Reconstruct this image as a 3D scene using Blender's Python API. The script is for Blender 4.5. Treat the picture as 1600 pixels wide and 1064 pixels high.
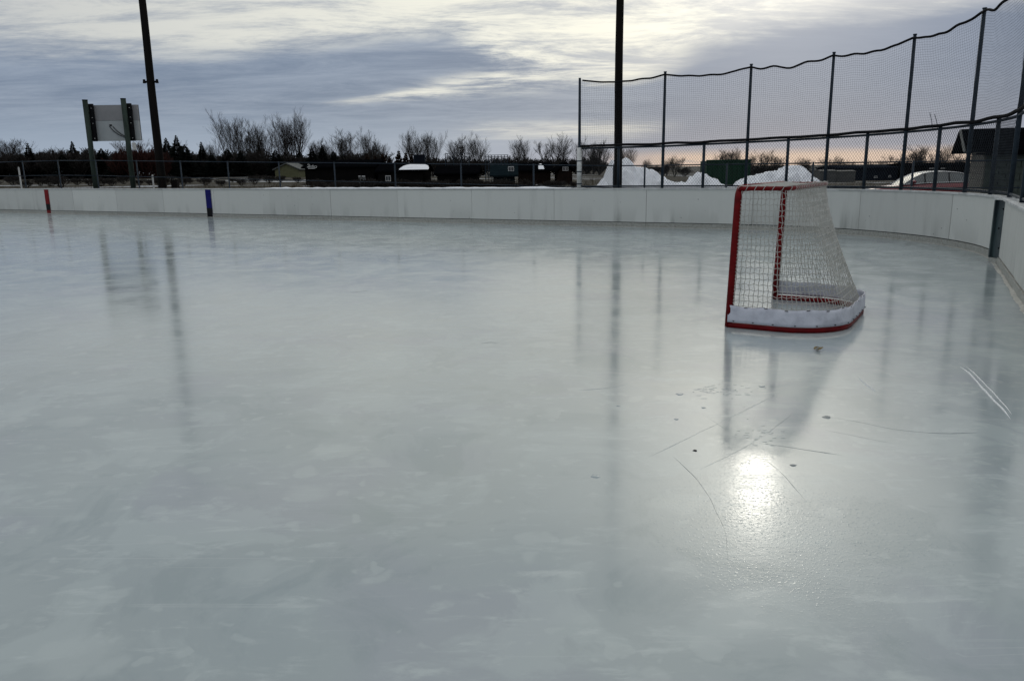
import bpy, math, random
from math import sin, cos, pi, sqrt, atan2, hypot, radians, degrees
from mathutils import Vector, Matrix, noise

# ------------------------------------------------------------------ scene, camera, light
for o in list(bpy.data.objects): bpy.data.objects.remove(o, do_unlink=True)
scene = bpy.context.scene
col = scene.collection
EYE = 1.45; FPX = 1215.0
PITCH = radians(12.5); ROLL = radians(0.81)
cd = bpy.data.cameras.new('camera'); cam = bpy.data.objects.new('camera', cd); col.objects.link(cam)
cd.sensor_width = 36.0; cd.lens = FPX/1600*36.0; cd.clip_start = 0.05; cd.clip_end = 5000
fw = Vector((0, cos(PITCH), -sin(PITCH))); r0 = Vector((1, 0, 0)); u0 = r0.cross(fw)
rv = cos(ROLL)*r0 - sin(ROLL)*u0; uv = cos(ROLL)*u0 + sin(ROLL)*r0
m3 = Matrix((rv, uv, -fw)).transposed()
cam.matrix_world = Matrix.Translation((0, 0, EYE)) @ m3.to_4x4()
scene.camera = cam
SUN_EL, SUN_AZ = 22.1, 18.3          # degrees; azimuth measured from +Y towards +X
sd = Vector((sin(radians(SUN_AZ))*cos(radians(SUN_EL)), cos(radians(SUN_AZ))*cos(radians(SUN_EL)), sin(radians(SUN_EL))))
sl = bpy.data.lights.new('sun', 'SUN'); sl.energy = 0.034; sl.angle = radians(2.4); sl.color = (1.0, 0.95, 0.84)
so = bpy.data.objects.new('sun', sl); col.objects.link(so)
so.rotation_euler = sd.to_track_quat('Z', 'Y').to_euler(); so.location = sd*60
scene.view_settings.view_transform = 'Standard'; scene.view_settings.look = 'None'
scene.view_settings.exposure = 0.0; scene.view_settings.gamma = 1.0
scene.view_settings.use_curve_mapping = False

class NT:
    """small helper to write node maths"""
    def __init__(s, tree): s.t = tree; s.n = tree.nodes; s.l = tree.links
    def put(s, sock, v):
        if v is None: return
        if isinstance(v, bpy.types.NodeSocket): s.l.new(v, sock)
        else: sock.default_value = v
    def m(s, op, a, b=None, c=None, clamp=False):
        n = s.n.new('ShaderNodeMath'); n.operation = op; n.use_clamp = clamp
        for i, v in enumerate((a, b, c)): s.put(n.inputs[i], v)
        return n.outputs[0]
    def add(s, a, b): return s.m('ADD', a, b)
    def sub(s, a, b): return s.m('SUBTRACT', a, b)
    def mul(s, a, b): return s.m('MULTIPLY', a, b)
    def ss(s, v, a, b, lo=0.0, hi=1.0):
        n = s.n.new('ShaderNodeMapRange'); n.interpolation_type = 'SMOOTHSTEP'
        for k, x in zip(('Value', 'From Min', 'From Max', 'To Min', 'To Max'), (v, a, b, lo, hi)): s.put(n.inputs[k], x)
        return n.outputs[0]
    def mix(s, f, a, b, mode='MIX'):
        n = s.n.new('ShaderNodeMix'); n.data_type = 'RGBA'; n.blend_type = mode; n.clamp_factor = True
        s.put(n.inputs[0], f)
        for i, v in ((6, a), (7, b)):
            if isinstance(v, tuple) and len(v) == 3: v = v + (1.0,)
            s.put(n.inputs[i], v)
        return n.outputs[2]
    def noise(s, vec, scale, detail=4.0, rough=0.55, dist=0.0, out=0):
        n = s.n.new('ShaderNodeTexNoise'); s.put(n.inputs['Vector'], vec)
        n.inputs['Scale'].default_value = scale; n.inputs['Detail'].default_value = detail
        n.inputs['Roughness'].default_value = rough; n.inputs['Distortion'].default_value = dist
        return n.outputs[out]
    def map(s, vec, sc=(1, 1, 1), rot=(0, 0, 0), loc=(0, 0, 0)):
        n = s.n.new('ShaderNodeMapping'); s.put(n.inputs['Vector'], vec)
        n.inputs['Scale'].default_value = sc; n.inputs['Rotation'].default_value = rot; n.inputs['Location'].default_value = loc
        return n.outputs[0]
    def xyz(s, x, y, z):
        n = s.n.new('ShaderNodeCombineXYZ')
        for i, v in enumerate((x, y, z)): s.put(n.inputs[i], v)
        return n.outputs[0]
    def ramp(s, f, pts, interp='EASE'):
        n = s.n.new('ShaderNodeValToRGB'); s.put(n.inputs[0], f); r = n.color_ramp; r.interpolation = interp
        while len(r.elements) < len(pts): r.elements.new(0.5)
        for e, (p, c) in zip(r.elements, pts):
            e.position = p; e.color = c if isinstance(c, tuple) else (c, c, c, 1)
        return n.outputs[0]

# ------------------------------------------------------------------ sky: clear sky mostly hidden by a broken cloud deck
world = bpy.data.worlds.new('World'); scene.world = world; world.use_nodes = True
W = NT(world.node_tree); W.n.clear()
tc = W.n.new('ShaderNodeTexCoord'); sx = W.n.new('ShaderNodeSeparateXYZ'); W.l.new(tc.outputs['Generated'], sx.inputs[0])
X, Y, Z = sx.outputs
el = W.mul(W.m('ARCSINE', Z), 180/pi)
az = W.mul(W.m('ARCTAN2', X, Y), 180/pi)
zz = W.add(W.m('MAXIMUM', Z, 0.0), 0.09)
pl = W.xyz(W.m('DIVIDE', X, zz), W.m('DIVIDE', Y, zz), 0.0)
nA = W.noise(W.map(pl, (0.62, 0.72, 1), (0, 0, radians(-24))), 1.0, 5, 0.58, 0.6)
nB = W.noise(W.map(pl, (0.85, 1.75, 1), (0, 0, radians(-38)), (3.1, 1.7, 0)), 1.5, 8, 0.72, 0.35)
nC = W.noise(W.map(pl, (0.3, 0.7, 1), (0, 0, radians(12)), (7, 2, 0)), 0.55, 4, 0.5, 0.3)
bx_ = W.m('DIVIDE', W.add(W.add(az, W.mul(W.sub(nB, 0.5), 9.0)), 40.0), 80.0, clamp=True)
bp = [(-40, 7.9), (-31, 7.4), (-21, 7.0), (-13, 7.7), (-7.5, 8.6), (-4.0, 8.8), (-1.0, 8.0), (3.0, 6.2), (6.5, 5.3), (10, 6.0), (14, 8.0), (22, 9.0), (32, 9.4), (40, 8.8)]
bound = W.mul(W.ramp(bx_, [((a+40)/80, b/12) for a, b in bp], 'B_SPLINE'), 12.0)
dlt = W.add(W.sub(el, bound), W.add(W.mul(W.sub(nA, 0.5), 4.2), W.mul(W.sub(nB, 0.5), 2.0)))
bright = W.ss(dlt, -0.9, 1.5)
# thin bright streak below the dark wedge
cen = W.add(W.mul(W.add(az, 13.0), 0.115), W.add(4.45, W.mul(W.sub(nA, 0.5), 1.4)))
wid = W.ss(az, -14.0, 3.0, 0.16, 0.75)
q = W.m('DIVIDE', W.sub(el, cen), wid)
st = W.m('POWER', 2.718, W.mul(W.mul(q, q), -1.0))
st = W.mul(st, W.mul(W.ss(az, -14.5, -8.0), W.ss(az, 10.0, 4.0)))
st = W.mul(st, W.ss(nB, 0.30, 0.52))
bright = W.m('MAXIMUM', bright, W.mul(st, 0.9))
# low cream band
q2 = W.m('DIVIDE', W.sub(el, W.add(2.55, W.mul(W.sub(nA, 0.5), 1.6))), 0.55)
lowb = W.mul(W.m('POWER', 2.718, W.mul(W.mul(q2, q2), -1.0)), W.mul(W.ss(az, -6.0, 1.0), W.ss(az, 13.0, 7.0)))
bright = W.m('MAXIMUM', bright, W.mul(lowb, 0.55))
vd = W.n.new('ShaderNodeVectorMath'); vd.operation = 'DOT_PRODUCT'; W.l.new(tc.outputs['Generated'], vd.inputs[0]); vd.inputs[1].default_value = sd
ang = W.mul(W.m('ARCCOSINE', W.m('MINIMUM', vd.outputs['Value'], 1.0)), 180/pi)
glow = W.ss(ang, 60.0, 12.0)
tex = W.add(W.mul(nB, 0.62), W.mul(nC, 0.38))
lit = W.mix(glow, (0.53, 0.545, 0.55), (0.97, 0.95, 0.82))
shade = W.mix(glow, (0.33, 0.365, 0.42), (0.46, 0.49, 0.53))
cl = W.mix(W.ss(tex, 0.41, 0.58), shade, lit)
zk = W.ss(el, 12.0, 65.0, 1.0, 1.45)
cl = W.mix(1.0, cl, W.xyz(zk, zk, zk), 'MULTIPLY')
cl = W.mix(W.mul(W.ss(az, 14.0, 26.0, 0.0, 0.5), W.ss(az, 70.0, 45.0)), cl, (0.44, 0.465, 0.50))
dark = W.mix(W.ss(tex, 0.33, 0.66), (0.16, 0.21, 0.305), (0.29, 0.345, 0.44))
hor = W.mix(W.ss(az, -5.0, 12.0), (0.31, 0.385, 0.495), (0.205, 0.28, 0.41))
dark = W.mix(W.ss(el, 4.8, 1.2), dark, hor)
dark = W.mix(W.mul(W.mul(W.ss(az, 5.0, 14.0, 0.0, 0.75), W.ss(az, 75.0, 45.0)), W.ss(el, 0.8, 2.6)), dark, (0.155, 0.215, 0.33))
peach = W.mul(W.mul(W.ss(el, 1.25, 0.5), W.ss(az, 4.0, 13.0)), W.ss(nA, 0.26, 0.44))
dark = W.mix(W.mul(peach, 0.85), dark, (0.66, 0.53, 0.45))
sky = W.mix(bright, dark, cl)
halo = W.m('POWER', 2.718, W.mul(W.m('POWER', W.m('DIVIDE', ang, 8.0), 2.0), -1.0))
sky = W.mix(1.0, sky, W.mix(halo, (0, 0, 0), (2.2, 2.08, 1.75)), 'ADD')
skyt = W.n.new('ShaderNodeTexSky'); skyt.sky_type = 'NISHITA'; skyt.sun_disc = False
skyt.sun_elevation = radians(SUN_EL); skyt.sun_rotation = radians(SUN_AZ)
sky10 = W.mix(1.0, sky, (10.0, 10.0, 10.0), 'MULTIPLY')
fin = W.mix(0.94, skyt.outputs[0], sky10)
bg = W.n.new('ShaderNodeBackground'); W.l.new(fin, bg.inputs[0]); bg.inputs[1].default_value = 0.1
wo = W.n.new('ShaderNodeOutputWorld'); W.l.new(bg.outputs[0], wo.inputs[0])

# ------------------------------------------------------------------ materials
MAT = {}
MATT = ('pole_wood', 'rope', 'black_scuff', 'house_dark', 'roof_dark', 'house_brown', 'house_teal', 'trailer_dark', 'post_green', 'net_black', 'galv', 'wire', 'red_paint', 'red_stripe', 'blue_stripe', 'needle', 'needle_rust', 'container_green')
def mat(name, c1, c2=None, rough=0.6, scale=4.0, spec=0.5, bump=0.0, bscale=40.0, metal=0.0, stretch=(1, 1, 1), lo=0.35, hi=0.65, rvar=0.0, objrand=0.0, coat=0.0):
    m = bpy.data.materials.new(name); m.use_nodes = True; N = NT(m.node_tree)
    b = N.n['Principled BSDF']; tcn = N.n.new('ShaderNodeTexCoord')
    v = N.map(tcn.outputs['Object'], stretch)
    c2 = c2 or tuple(x*0.8 for x in c1)
    if name in MATT: spec = 0.0 if name[:5] in ('house', 'roof_', 'trail') else 0.12
    f = N.noise(v, scale, 6, 0.6)
    c = N.mix(N.ss(f, lo, hi), c2, c1)
    if objrand:
        oi = N.n.new('ShaderNodeObjectInfo')
        k = N.add(N.mul(oi.outputs['Random'], objrand), 1.0-objrand)
        c = N.mix(1.0, c, N.xyz(k, k, k), 'MULTIPLY')
    N.l.new(c, b.inputs['Base Color'])
    b.inputs['Roughness'].default_value = rough
    if rvar: N.l.new(N.ss(f, 0.3, 0.7, rough-rvar, rough+rvar), b.inputs['Roughness'])
    b.inputs['Specular IOR Level'].default_value = spec; b.inputs['Metallic'].default_value = metal
    if coat: b.inputs['Coat Weight'].default_value = coat; b.inputs['Coat Roughness'].default_value = 0.05
    if bump:
        bn = N.n.new('ShaderNodeBump'); bn.inputs['Strength'].default_value = bump; bn.inputs['Distance'].default_value = 0.02
        N.l.new(N.noise(tcn.outputs['Object'], bscale, 5, 0.6), bn.inputs['Height']); N.l.new(bn.outputs[0], b.inputs['Normal'])
    MAT[name] = m; return m

mat('red_paint', (0.17, 0.005, 0.007), (0.11, 0.004, 0.005), 0.42, 9, 0.5, 0.15, 60)
mat('red_stripe', (0.2, 0.008, 0.01), (0.15, 0.006, 0.008), 0.5, 6)
mat('blue_stripe', (0.007, 0.008, 0.13), (0.006, 0.007, 0.1), 0.5, 6)
mat('black_scuff', (0.006, 0.006, 0.007), None, 0.5, 6)
mat('cord', (0.5, 0.49, 0.45), (0.4, 0.39, 0.35), 0.8, 12)
mat('skirt_vinyl', (0.62, 0.63, 0.70), (0.46, 0.47, 0.53), 0.5, 7, 0.5, 0.25, 22, lo=0.28, hi=0.6)
mat('lacing', (0.03, 0.03, 0.035), None, 0.8, 8)
mat('cap_white', (0.62, 0.63, 0.62), (0.45, 0.46, 0.45), 0.6, 5, 0.4, 0.1)
mat('galv', (0.032, 0.045, 0.06), (0.02, 0.03, 0.042), 0.45, 8, 0.5, 0.1, 50)
mat('wire', (0.035, 0.042, 0.05), (0.022, 0.026, 0.032), 0.5, 8)
mat('net_black', (0.030, 0.033, 0.040), (0.02, 0.022, 0.03), 0.85, 8)
mat('rope', (0.006, 0.006, 0.007), (0.01, 0.01, 0.012), 0.9, 20)
mat('steel_dark', (0.055, 0.085, 0.088), (0.018, 0.03, 0.036), 0.42, 5, 0.5, 0.2, 30, stretch=(1, 1, 0.3))
mat('pole_wood', (0.01, 0.008, 0.007), (0.004, 0.004, 0.004), 0.85, 9, 0.3, 0.5, 30, stretch=(1, 1, 0.08))
mat('post_green', (0.04, 0.056, 0.046), (0.022, 0.032, 0.026), 0.7, 6, 0.4, 0.3, 30, stretch=(1, 1, 0.2))
mat('sign_grey', (0.28, 0.275, 0.28), (0.24, 0.24, 0.245), 0.55, 2.5)
mat('sign_light', (0.39, 0.415, 0.42), (0.34, 0.365, 0.37), 0.55, 2.5)
mat('sign_face', (0.10, 0.12, 0.14), None, 0.5, 2)
mat('cable', (0.02, 0.025, 0.025), None, 0.6, 4)
mat('white_pipe', (0.66, 0.66, 0.64), (0.50, 0.50, 0.48), 0.5, 5)
mat('snow', (0.88, 0.89, 0.91), (0.78, 0.79, 0.82), 0.75, 2.2, 0.25, 0.7, 5, lo=0.25, hi=0.6)
mat('bark', (0.034, 0.029, 0.026), (0.02, 0.018, 0.016), 0.9, 3, 0.2)
mat('twig', (0.034, 0.029, 0.026), (0.02, 0.018, 0.016), 0.9, 3, 0.2)
mat('bark_pale', (0.075, 0.06, 0.048), (0.045, 0.038, 0.032), 0.9, 3, 0.2)
mat('twig_red', (0.055, 0.018, 0.013), (0.028, 0.012, 0.01), 0.9, 3, 0.2)
mat('needle', (0.009, 0.012, 0.009), (0.004, 0.006, 0.005), 0.9, 3, 0.2)
mat('needle_rust', (0.036, 0.017, 0.01), (0.018, 0.01, 0.007), 0.9, 3, 0.2)
mat('straw', (0.075, 0.057, 0.03), (0.045, 0.035, 0.02), 0.9, 6, 0.2)
mat('house_olive', (0.105, 0.105, 0.048), (0.085, 0.085, 0.036), 0.7, 2)
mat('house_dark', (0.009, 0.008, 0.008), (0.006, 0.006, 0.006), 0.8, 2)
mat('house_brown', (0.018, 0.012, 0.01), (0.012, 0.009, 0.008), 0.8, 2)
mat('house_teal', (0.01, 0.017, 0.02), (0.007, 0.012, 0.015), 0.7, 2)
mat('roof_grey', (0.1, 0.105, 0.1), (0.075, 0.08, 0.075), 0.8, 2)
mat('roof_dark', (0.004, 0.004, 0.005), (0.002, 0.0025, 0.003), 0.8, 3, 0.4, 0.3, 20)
mat('trim_white', (0.62, 0.62, 0.60), None, 0.6, 3)
mat('glass_dark', (0.05, 0.055, 0.06), None, 0.08, 3)
mat('block_grey', (0.19, 0.185, 0.165), (0.14, 0.135, 0.12), 0.85, 5, 0.3, 0.4, 40)
mat('block_green', (0.06, 0.074, 0.064), (0.042, 0.054, 0.047), 0.8, 4, 0.3, 0.3, 40)
mat('container_green', (0.008, 0.045, 0.022), (0.006, 0.032, 0.016), 0.5, 3)
mat('trailer_grey', (0.075, 0.075, 0.07), (0.055, 0.055, 0.052), 0.7, 2)
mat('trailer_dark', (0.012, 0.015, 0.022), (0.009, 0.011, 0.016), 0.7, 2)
mat('car_red', (0.19, 0.01, 0.016), (0.16, 0.008, 0.013), 0.28, 3, 0.5, coat=0.8)
mat('car_glass', (0.10, 0.115, 0.115), (0.08, 0.09, 0.09), 0.06, 3, 0.9)
mat('car_chrome', (0.70, 0.70, 0.70), None, 0.18, 3, metal=0.9)
mat('car_roof', (0.42, 0.43, 0.42), (0.36, 0.37, 0.36), 0.3, 3, 0.6)
mat('rubber', (0.015, 0.015, 0.015), None, 0.8, 5)
mat('lamp_glass', (0.5, 0.5, 0.5), None, 0.1, 3)
mat('ice_ridge', (0.52, 0.56, 0.57), (0.45, 0.49, 0.5), 0.22, 30, 0.6, 0.4, 90)
mat('ice_dark', (0.27, 0.3, 0.3), (0.22, 0.245, 0.245), 0.25, 30, 0.5, 0.4, 90)
mat('ridge_white', (0.9, 0.92, 0.93), (0.8, 0.82, 0.83), 0.3, 30, 0.5, 0.3, 90)  # near-white base colour stands in for the grooves' specular glint
mat('leaf_yellow', (0.3, 0.22, 0.075), (0.18, 0.13, 0.05), 0.6, 20)

# rink board panels: off-white plastic, rain streaks and scuffs
def board_material(name, base, dirt, kick=False):
    m = bpy.data.materials.new(name); m.use_nodes = True; N = NT(m.node_tree); b = N.n['Principled BSDF']
    t = N.n.new('ShaderNodeTexCoord').outputs['Object']
    oi = N.n.new('ShaderNodeObjectInfo')
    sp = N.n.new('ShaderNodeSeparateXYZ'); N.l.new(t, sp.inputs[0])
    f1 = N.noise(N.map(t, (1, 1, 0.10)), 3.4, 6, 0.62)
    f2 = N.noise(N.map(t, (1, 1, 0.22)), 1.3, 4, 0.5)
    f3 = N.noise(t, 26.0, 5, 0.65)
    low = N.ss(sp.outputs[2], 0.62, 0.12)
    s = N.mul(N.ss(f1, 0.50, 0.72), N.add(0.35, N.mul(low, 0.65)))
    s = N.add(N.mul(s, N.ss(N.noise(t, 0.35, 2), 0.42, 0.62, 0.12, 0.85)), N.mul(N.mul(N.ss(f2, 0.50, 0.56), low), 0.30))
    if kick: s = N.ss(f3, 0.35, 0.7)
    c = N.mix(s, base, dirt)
    vo = N.n.new('ShaderNodeTexVoronoi'); N.l.new(t, vo.inputs['Vector']); vo.inputs['Scale'].default_value = 5.0
    c = N.mix(N.mul(N.ss(vo.outputs[0], 0.075, 0.03), N.ss(f2, 0.44, 0.56)), c, (0.10, 0.10, 0.10))
    k = N.add(N.mul(oi.outputs['Random'], 0.13), 0.87)
    c = N.mix(1.0, c, N.xyz(k, k, N.mul(k, 0.995)), 'MULTIPLY')
    N.l.new(c, b.inputs['Base Color']); N.l.new(N.ss(f1, 0.3, 0.7, 0.38, 0.6), b.inputs['Roughness'])
    b.inputs['Specular IOR Level'].default_value = 0.35
    bn = N.n.new('ShaderNodeBump'); bn.inputs['Strength'].default_value = 0.12; bn.inputs['Distance'].default_value = 0.02
    N.l.new(N.noise(t, 5.0, 4, 0.5), bn.inputs['Height']); N.l.new(bn.outputs[0], b.inputs['Normal'])
    MAT[name] = m
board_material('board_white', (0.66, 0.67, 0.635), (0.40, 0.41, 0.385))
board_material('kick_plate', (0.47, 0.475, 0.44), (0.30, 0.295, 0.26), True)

# ice: milky, patchy, wet gloss over it
def ice_material():
    m = bpy.data.materials.new('ice'); m.use_nodes = True; N = NT(m.node_tree); b = N.n['Principled BSDF']
    t = N.n.new('ShaderNodeTexCoord').outputs['Object']
    big = N.noise(t, 0.35, 4, 0.55, 0.4)
    med = N.noise(N.map(t, (1, 1, 1), (0, 0, 0.5)), 1.7, 7, 0.62, 0.6)
    fin = N.noise(N.map(t, (0.55, 1.6, 1), (0, 0, -0.48)), 7.0, 7, 0.68, 0.4)
    tint = N.noise(N.map(t, loc=(9, 4, 0)), 0.9, 3, 0.5, 0.8)
    c = N.mix(N.ss(big, 0.3, 0.7), (0.475, 0.52, 0.525), (0.565, 0.61, 0.605))
    c = N.mix(N.mul(N.ss(tint, 0.50, 0.68), 0.45), c, (0.475, 0.485, 0.54))
    c = N.mix(N.mul(N.ss(med, 0.51, 0.60), 0.42), c, (0.66, 0.71, 0.695))
    c = N.mix(N.mul(N.ss(med, 0.47, 0.37), 0.38), c, (0.365, 0.425, 0.43))
    c = N.mix(N.mul(N.mul(N.ss(fin, 0.52, 0.68), N.ss(med, 0.42, 0.56)), 0.8), c, (0.68, 0.72, 0.705))
    # frozen-in white spots
    wv = N.noise(t, 6.0, 3, 0.5, 0.0, 1)
    tv = N.n.new('ShaderNodeVectorMath'); tv.operation = 'MULTIPLY_ADD'; N.l.new(wv, tv.inputs[0]); tv.inputs[1].default_value = (0.22, 0.22, 0.0); N.l.new(t, tv.inputs[2])
    for sc, r, am in ((2.4, 0.34, 0.42), (5.5, 0.36, 0.42), (12.0, 0.36, 0.38)):
        v = N.n.new('ShaderNodeTexVoronoi'); N.l.new(tv.outputs[0], v.inputs['Vector']); v.inputs['Scale'].default_value = sc
        rs = N.n.new('ShaderNodeSeparateColor'); N.l.new(v.outputs['Color'], rs.inputs[0])
        rad = N.mul(N.ss(rs.outputs[0], 0.55, 1.0), r)
        d = N.sub(v.outputs['Distance'], rad)
        c = N.mix(N.mul(N.mul(N.ss(d, 0.07, -0.12), N.ss(rs.outputs[0], 0.56, 0.7)), am), c, (0.68, 0.72, 0.70))
    # hairline skate cuts: stretched noise ridges in two directions
    cut = None
    for ang_, sc in ((0.35, 0.8), (-0.9, 0.6), (1.25, 0.7)):
        w = N.noise(N.map(t, (0.10, 2.2, 1), (0, 0, ang_)), sc*2.2, 2, 0.5, 0.25)
        rdg = N.ss(N.m('ABSOLUTE', N.sub(w, 0.5)), 0.006, 0.001)
        rdg = N.mul(rdg, N.ss(N.noise(N.map(t, loc=(ang_*7, 0, 0)), 0.9, 2), 0.52, 0.60))
        cut = rdg if cut is None else N.m('MAXIMUM', cut, rdg)
    c = N.mix(N.mul(cut, 0.40), c, (0.66, 0.69, 0.68))
    c = N.mix(1.0, c, (0.705, 0.74, 0.745), 'MULTIPLY')
    N.l.new(c, b.inputs['Base Color'])
    rg = N.add(N.ss(med, 0.35, 0.65, 0.11, 0.17), N.mul(N.ss(fin, 0.45, 0.7), 0.06))
    N.l.new(rg, b.inputs['Roughness'])
    b.inputs['IOR'].default_value = 1.5
    pz = N.add(N.mul(N.ss(N.noise(t, 85.0, 1, 0.5), 0.56, 0.80), 0.8), N.mul(N.noise(t, 48.0, 2, 0.6), 0.7))
    pa = N.ss(N.noise(N.map(t, loc=(2.2, 1.3, 0)), 0.8, 3, 0.5), 0.42, 0.62)
    vd_ = N.n.new('ShaderNodeVectorMath'); vd_.operation = 'DISTANCE'; N.l.new(N.map(t, (1.5, 1, 1)), vd_.inputs[0]); vd_.inputs[1].default_value = (1.12*1.5, 2.95, 0)
    pa = N.m('MAXIMUM', N.mul(pa, 0.35), N.mul(N.ss(N.add(vd_.outputs['Value'], N.mul(N.sub(med, 0.5), 1.6)), 1.25, 0.2), 0.9))
    hgt = N.add(N.mul(N.noise(t, 1.6, 2, 0.5), 0.12), N.add(N.mul(N.mul(pz, pa), 0.20), N.mul(fin, 0.035)))
    hgt = N.add(hgt, N.mul(cut, -0.03))
    bn = N.n.new('ShaderNodeBump'); bn.inputs['Strength'].default_value = 0.30; bn.inputs['Distance'].default_value = 0.010
    N.l.new(hgt, bn.inputs['Height']); N.l.new(bn.outputs[0], b.inputs['Normal'])
    MAT['ice'] = m
ice_material()

# ground: dry grass with patches of old snow
def ground_material():
    m = bpy.data.materials.new('winter_ground'); m.use_nodes = True; N = NT(m.node_tree); b = N.n['Principled BSDF']
    t = N.n.new('ShaderNodeTexCoord').outputs['Object']
    g = N.noise(t, 0.5, 8, 0.7)
    c = N.mix(N.ss(g, 0.35, 0.65), (0.020, 0.017, 0.010), (0.045, 0.036, 0.020))
    s = N.noise(N.map(t, (0.35, 1, 1)), 0.11, 6, 0.6)
    c = N.mix(N.ss(N.add(s, N.mul(N.sub(g, 0.5), 0.25)), 0.57, 0.64), c, (0.55, 0.57, 0.60))
    N.l.new(c, b.inputs['Base Color']); b.inputs['Roughness'].default_value = 0.9; b.inputs['Specular IOR Level'].default_value = 0.2
    MAT['winter_ground'] = m
ground_material()

# ------------------------------------------------------------------ mesh helpers
class MB:
    def __init__(s): s.v = []; s.f = []; s.mi = []
    def quad(s, a, b, c, d, mi=0):
        k = len(s.v); s.v += [tuple(a), tuple(b), tuple(c), tuple(d)]; s.f.append((k, k+1, k+2, k+3)); s.mi.append(mi)
    def box(s, c, h, ax=None, mi=0):
        """centre, half sizes, axes"""
        c = Vector(c); ax = ax or (Vector((1, 0, 0)), Vector((0, 1, 0)), Vector((0, 0, 1)))
        p = [c + ax[0]*(i*h[0]) + ax[1]*(j*h[1]) + ax[2]*(k*h[2]) for k in (-1, 1) for j in (-1, 1) for i in (-1, 1)]
        k = len(s.v); s.v += [tuple(x) for x in p]
        for f in ((0, 2, 3, 1), (4, 5, 7, 6), (0, 1, 5, 4), (2, 6, 7, 3), (0, 4, 6, 2), (1, 3, 7, 5)):
            s.f.append(tuple(k+i for i in f)); s.mi.append(mi)
    def tube(s, pts, rad, n=6, caps=True, mi=0):
        pts = [Vector(p) for p in pts]; L = len(pts)
        if not isinstance(rad, (list, tuple)): rad = [rad]*L
        k = len(s.v); ref = None
        for i, p in enumerate(pts):
            d = (pts[min(i+1, L-1)] - pts[max(i-1, 0)])
            if d.length < 1e-9: d = Vector((0, 0, 1))
            d.normalize()
            if ref is None:
                ref = Vector((0, 0, 1)) if abs(d.z) < 0.9 else Vector((1, 0, 0))
            u = d.cross(ref)
            if u.length < 1e-6: u = d.cross(Vector((0, 1, 0)))
            u.normalize(); w = d.cross(u).normalized(); ref = u.cross(d).normalized() if False else ref
            for j in range(n):
                a = 2*pi*j/n; q = p + (u*cos(a) + w*sin(a))*rad[i]; s.v.append((q.x, q.y, q.z))
        for i in range(L-1):
            for j in range(n):
                a = k+i*n+j; b_ = k+i*n+(j+1) % n; s.f.append((a, b_, b_+n, a+n)); s.mi.append(mi)
        if caps:
            s.f.append(tuple(k+j for j in range(n))[::-1]); s.mi.append(mi)
            s.f.append(tuple(k+(L-1)*n+j for j in range(n))); s.mi.append(mi)
    def grid(s, rows, closed=False, mi=0):
        k = len(s.v); nr = len(rows); nc = len(rows[0])
        for r in rows: s.v += [tuple(p) for p in r]
        for i in range(nr-1):
            for j in range(nc if closed else nc-1):
                j2 = (j+1) % nc
                s.f.append((k+i*nc+j, k+i*nc+j2, k+(i+1)*nc+j2, k+(i+1)*nc+j)); s.mi.append(mi)
    def build(s, name, m, parent=None, org=(0, 0, 0), smooth=False, loc=None):
        me = bpy.data.meshes.new(name); o = Vector(org)
        me.from_pydata([(v[0]-o.x, v[1]-o.y, v[2]-o.z) for v in s.v], [], s.f)
        ms = m if isinstance(m, (list, tuple)) else [m]
        for x in ms: me.materials.append(MAT[x])
        if len(ms) > 1: me.polygons.foreach_set('material_index', s.mi)
        if smooth: me.polygons.foreach_set('use_smooth', [True]*len(me.polygons))
        me.update()
        ob = bpy.data.objects.new(name, me); col.objects.link(ob)
        if parent: ob.parent = parent
        elif org != (0, 0, 0): ob.location = org
        if loc is not None: ob.location = loc
        return ob
def tag(o, label=None, cat=None, group=None, kind=None):
    for k, v in (('label', label), ('category', cat), ('group', group), ('kind', kind)):
        if v: o[k] = v
    return o
def thing(name, label, cat, loc=(0, 0, 0), group=None):
    o = bpy.data.objects.new(name, None); col.objects.link(o); o.location = loc; o.empty_display_size = 0.2
    return tag(o, label, cat, group)
def copy_tree(o, parent=None):
    c = o.copy(); col.objects.link(c); c.parent = parent
    for ch in list(o.children): copy_tree(ch, c)
    return c

# ------------------------------------------------------------------ rink plan: a = along the long boards, n = across the rink
AX = Vector((0.885, -0.466, 0)).normalized(); NX = Vector((-AX.y, AX.x, 0))
NF, AE, RC = 18.35, 1.0, 4.9
SARC = pi/2*RC
def P(a, n, z=0.0): v = AX*a + NX*n; return Vector((v.x, v.y, z))
def B(s, off=0.0, z=0.0):
    """point on the boards: s<0 far side, 0..SARC corner, beyond = end boards; off>0 is outside the rink"""
    if s < 0: return P(AE-RC+s, NF+off, z)
    if s < SARC:
        t = s/RC; return P(AE-RC+(RC+off)*sin(t), NF-RC+(RC+off)*cos(t), z)
    return P(AE+off, NF-RC-(s-SARC), z)
HB = 0.90; KICK = 0.105
def ground_z(x, y):
    d = hypot(x, y); a_ = degrees(atan2(x, y))
    k = min(1.0, max(0.0, (a_-6)/14.0)); k = k*k*(3-2*k)
    return -0.35 - k*0.0127*min(max(0.0, d-34), 200) + (1-k)*min(1.0, max(0.0, (-a_-6)/8.0))*0.006*min(max(0.0, d-45), 150)
def colx(px, D): return D*(px-803.8)/1215.0*0.976
def hz(px, y, D): return EYE + (262.7-(px-800)*0.0141-y)/(1215.0*1.049)*D

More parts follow.
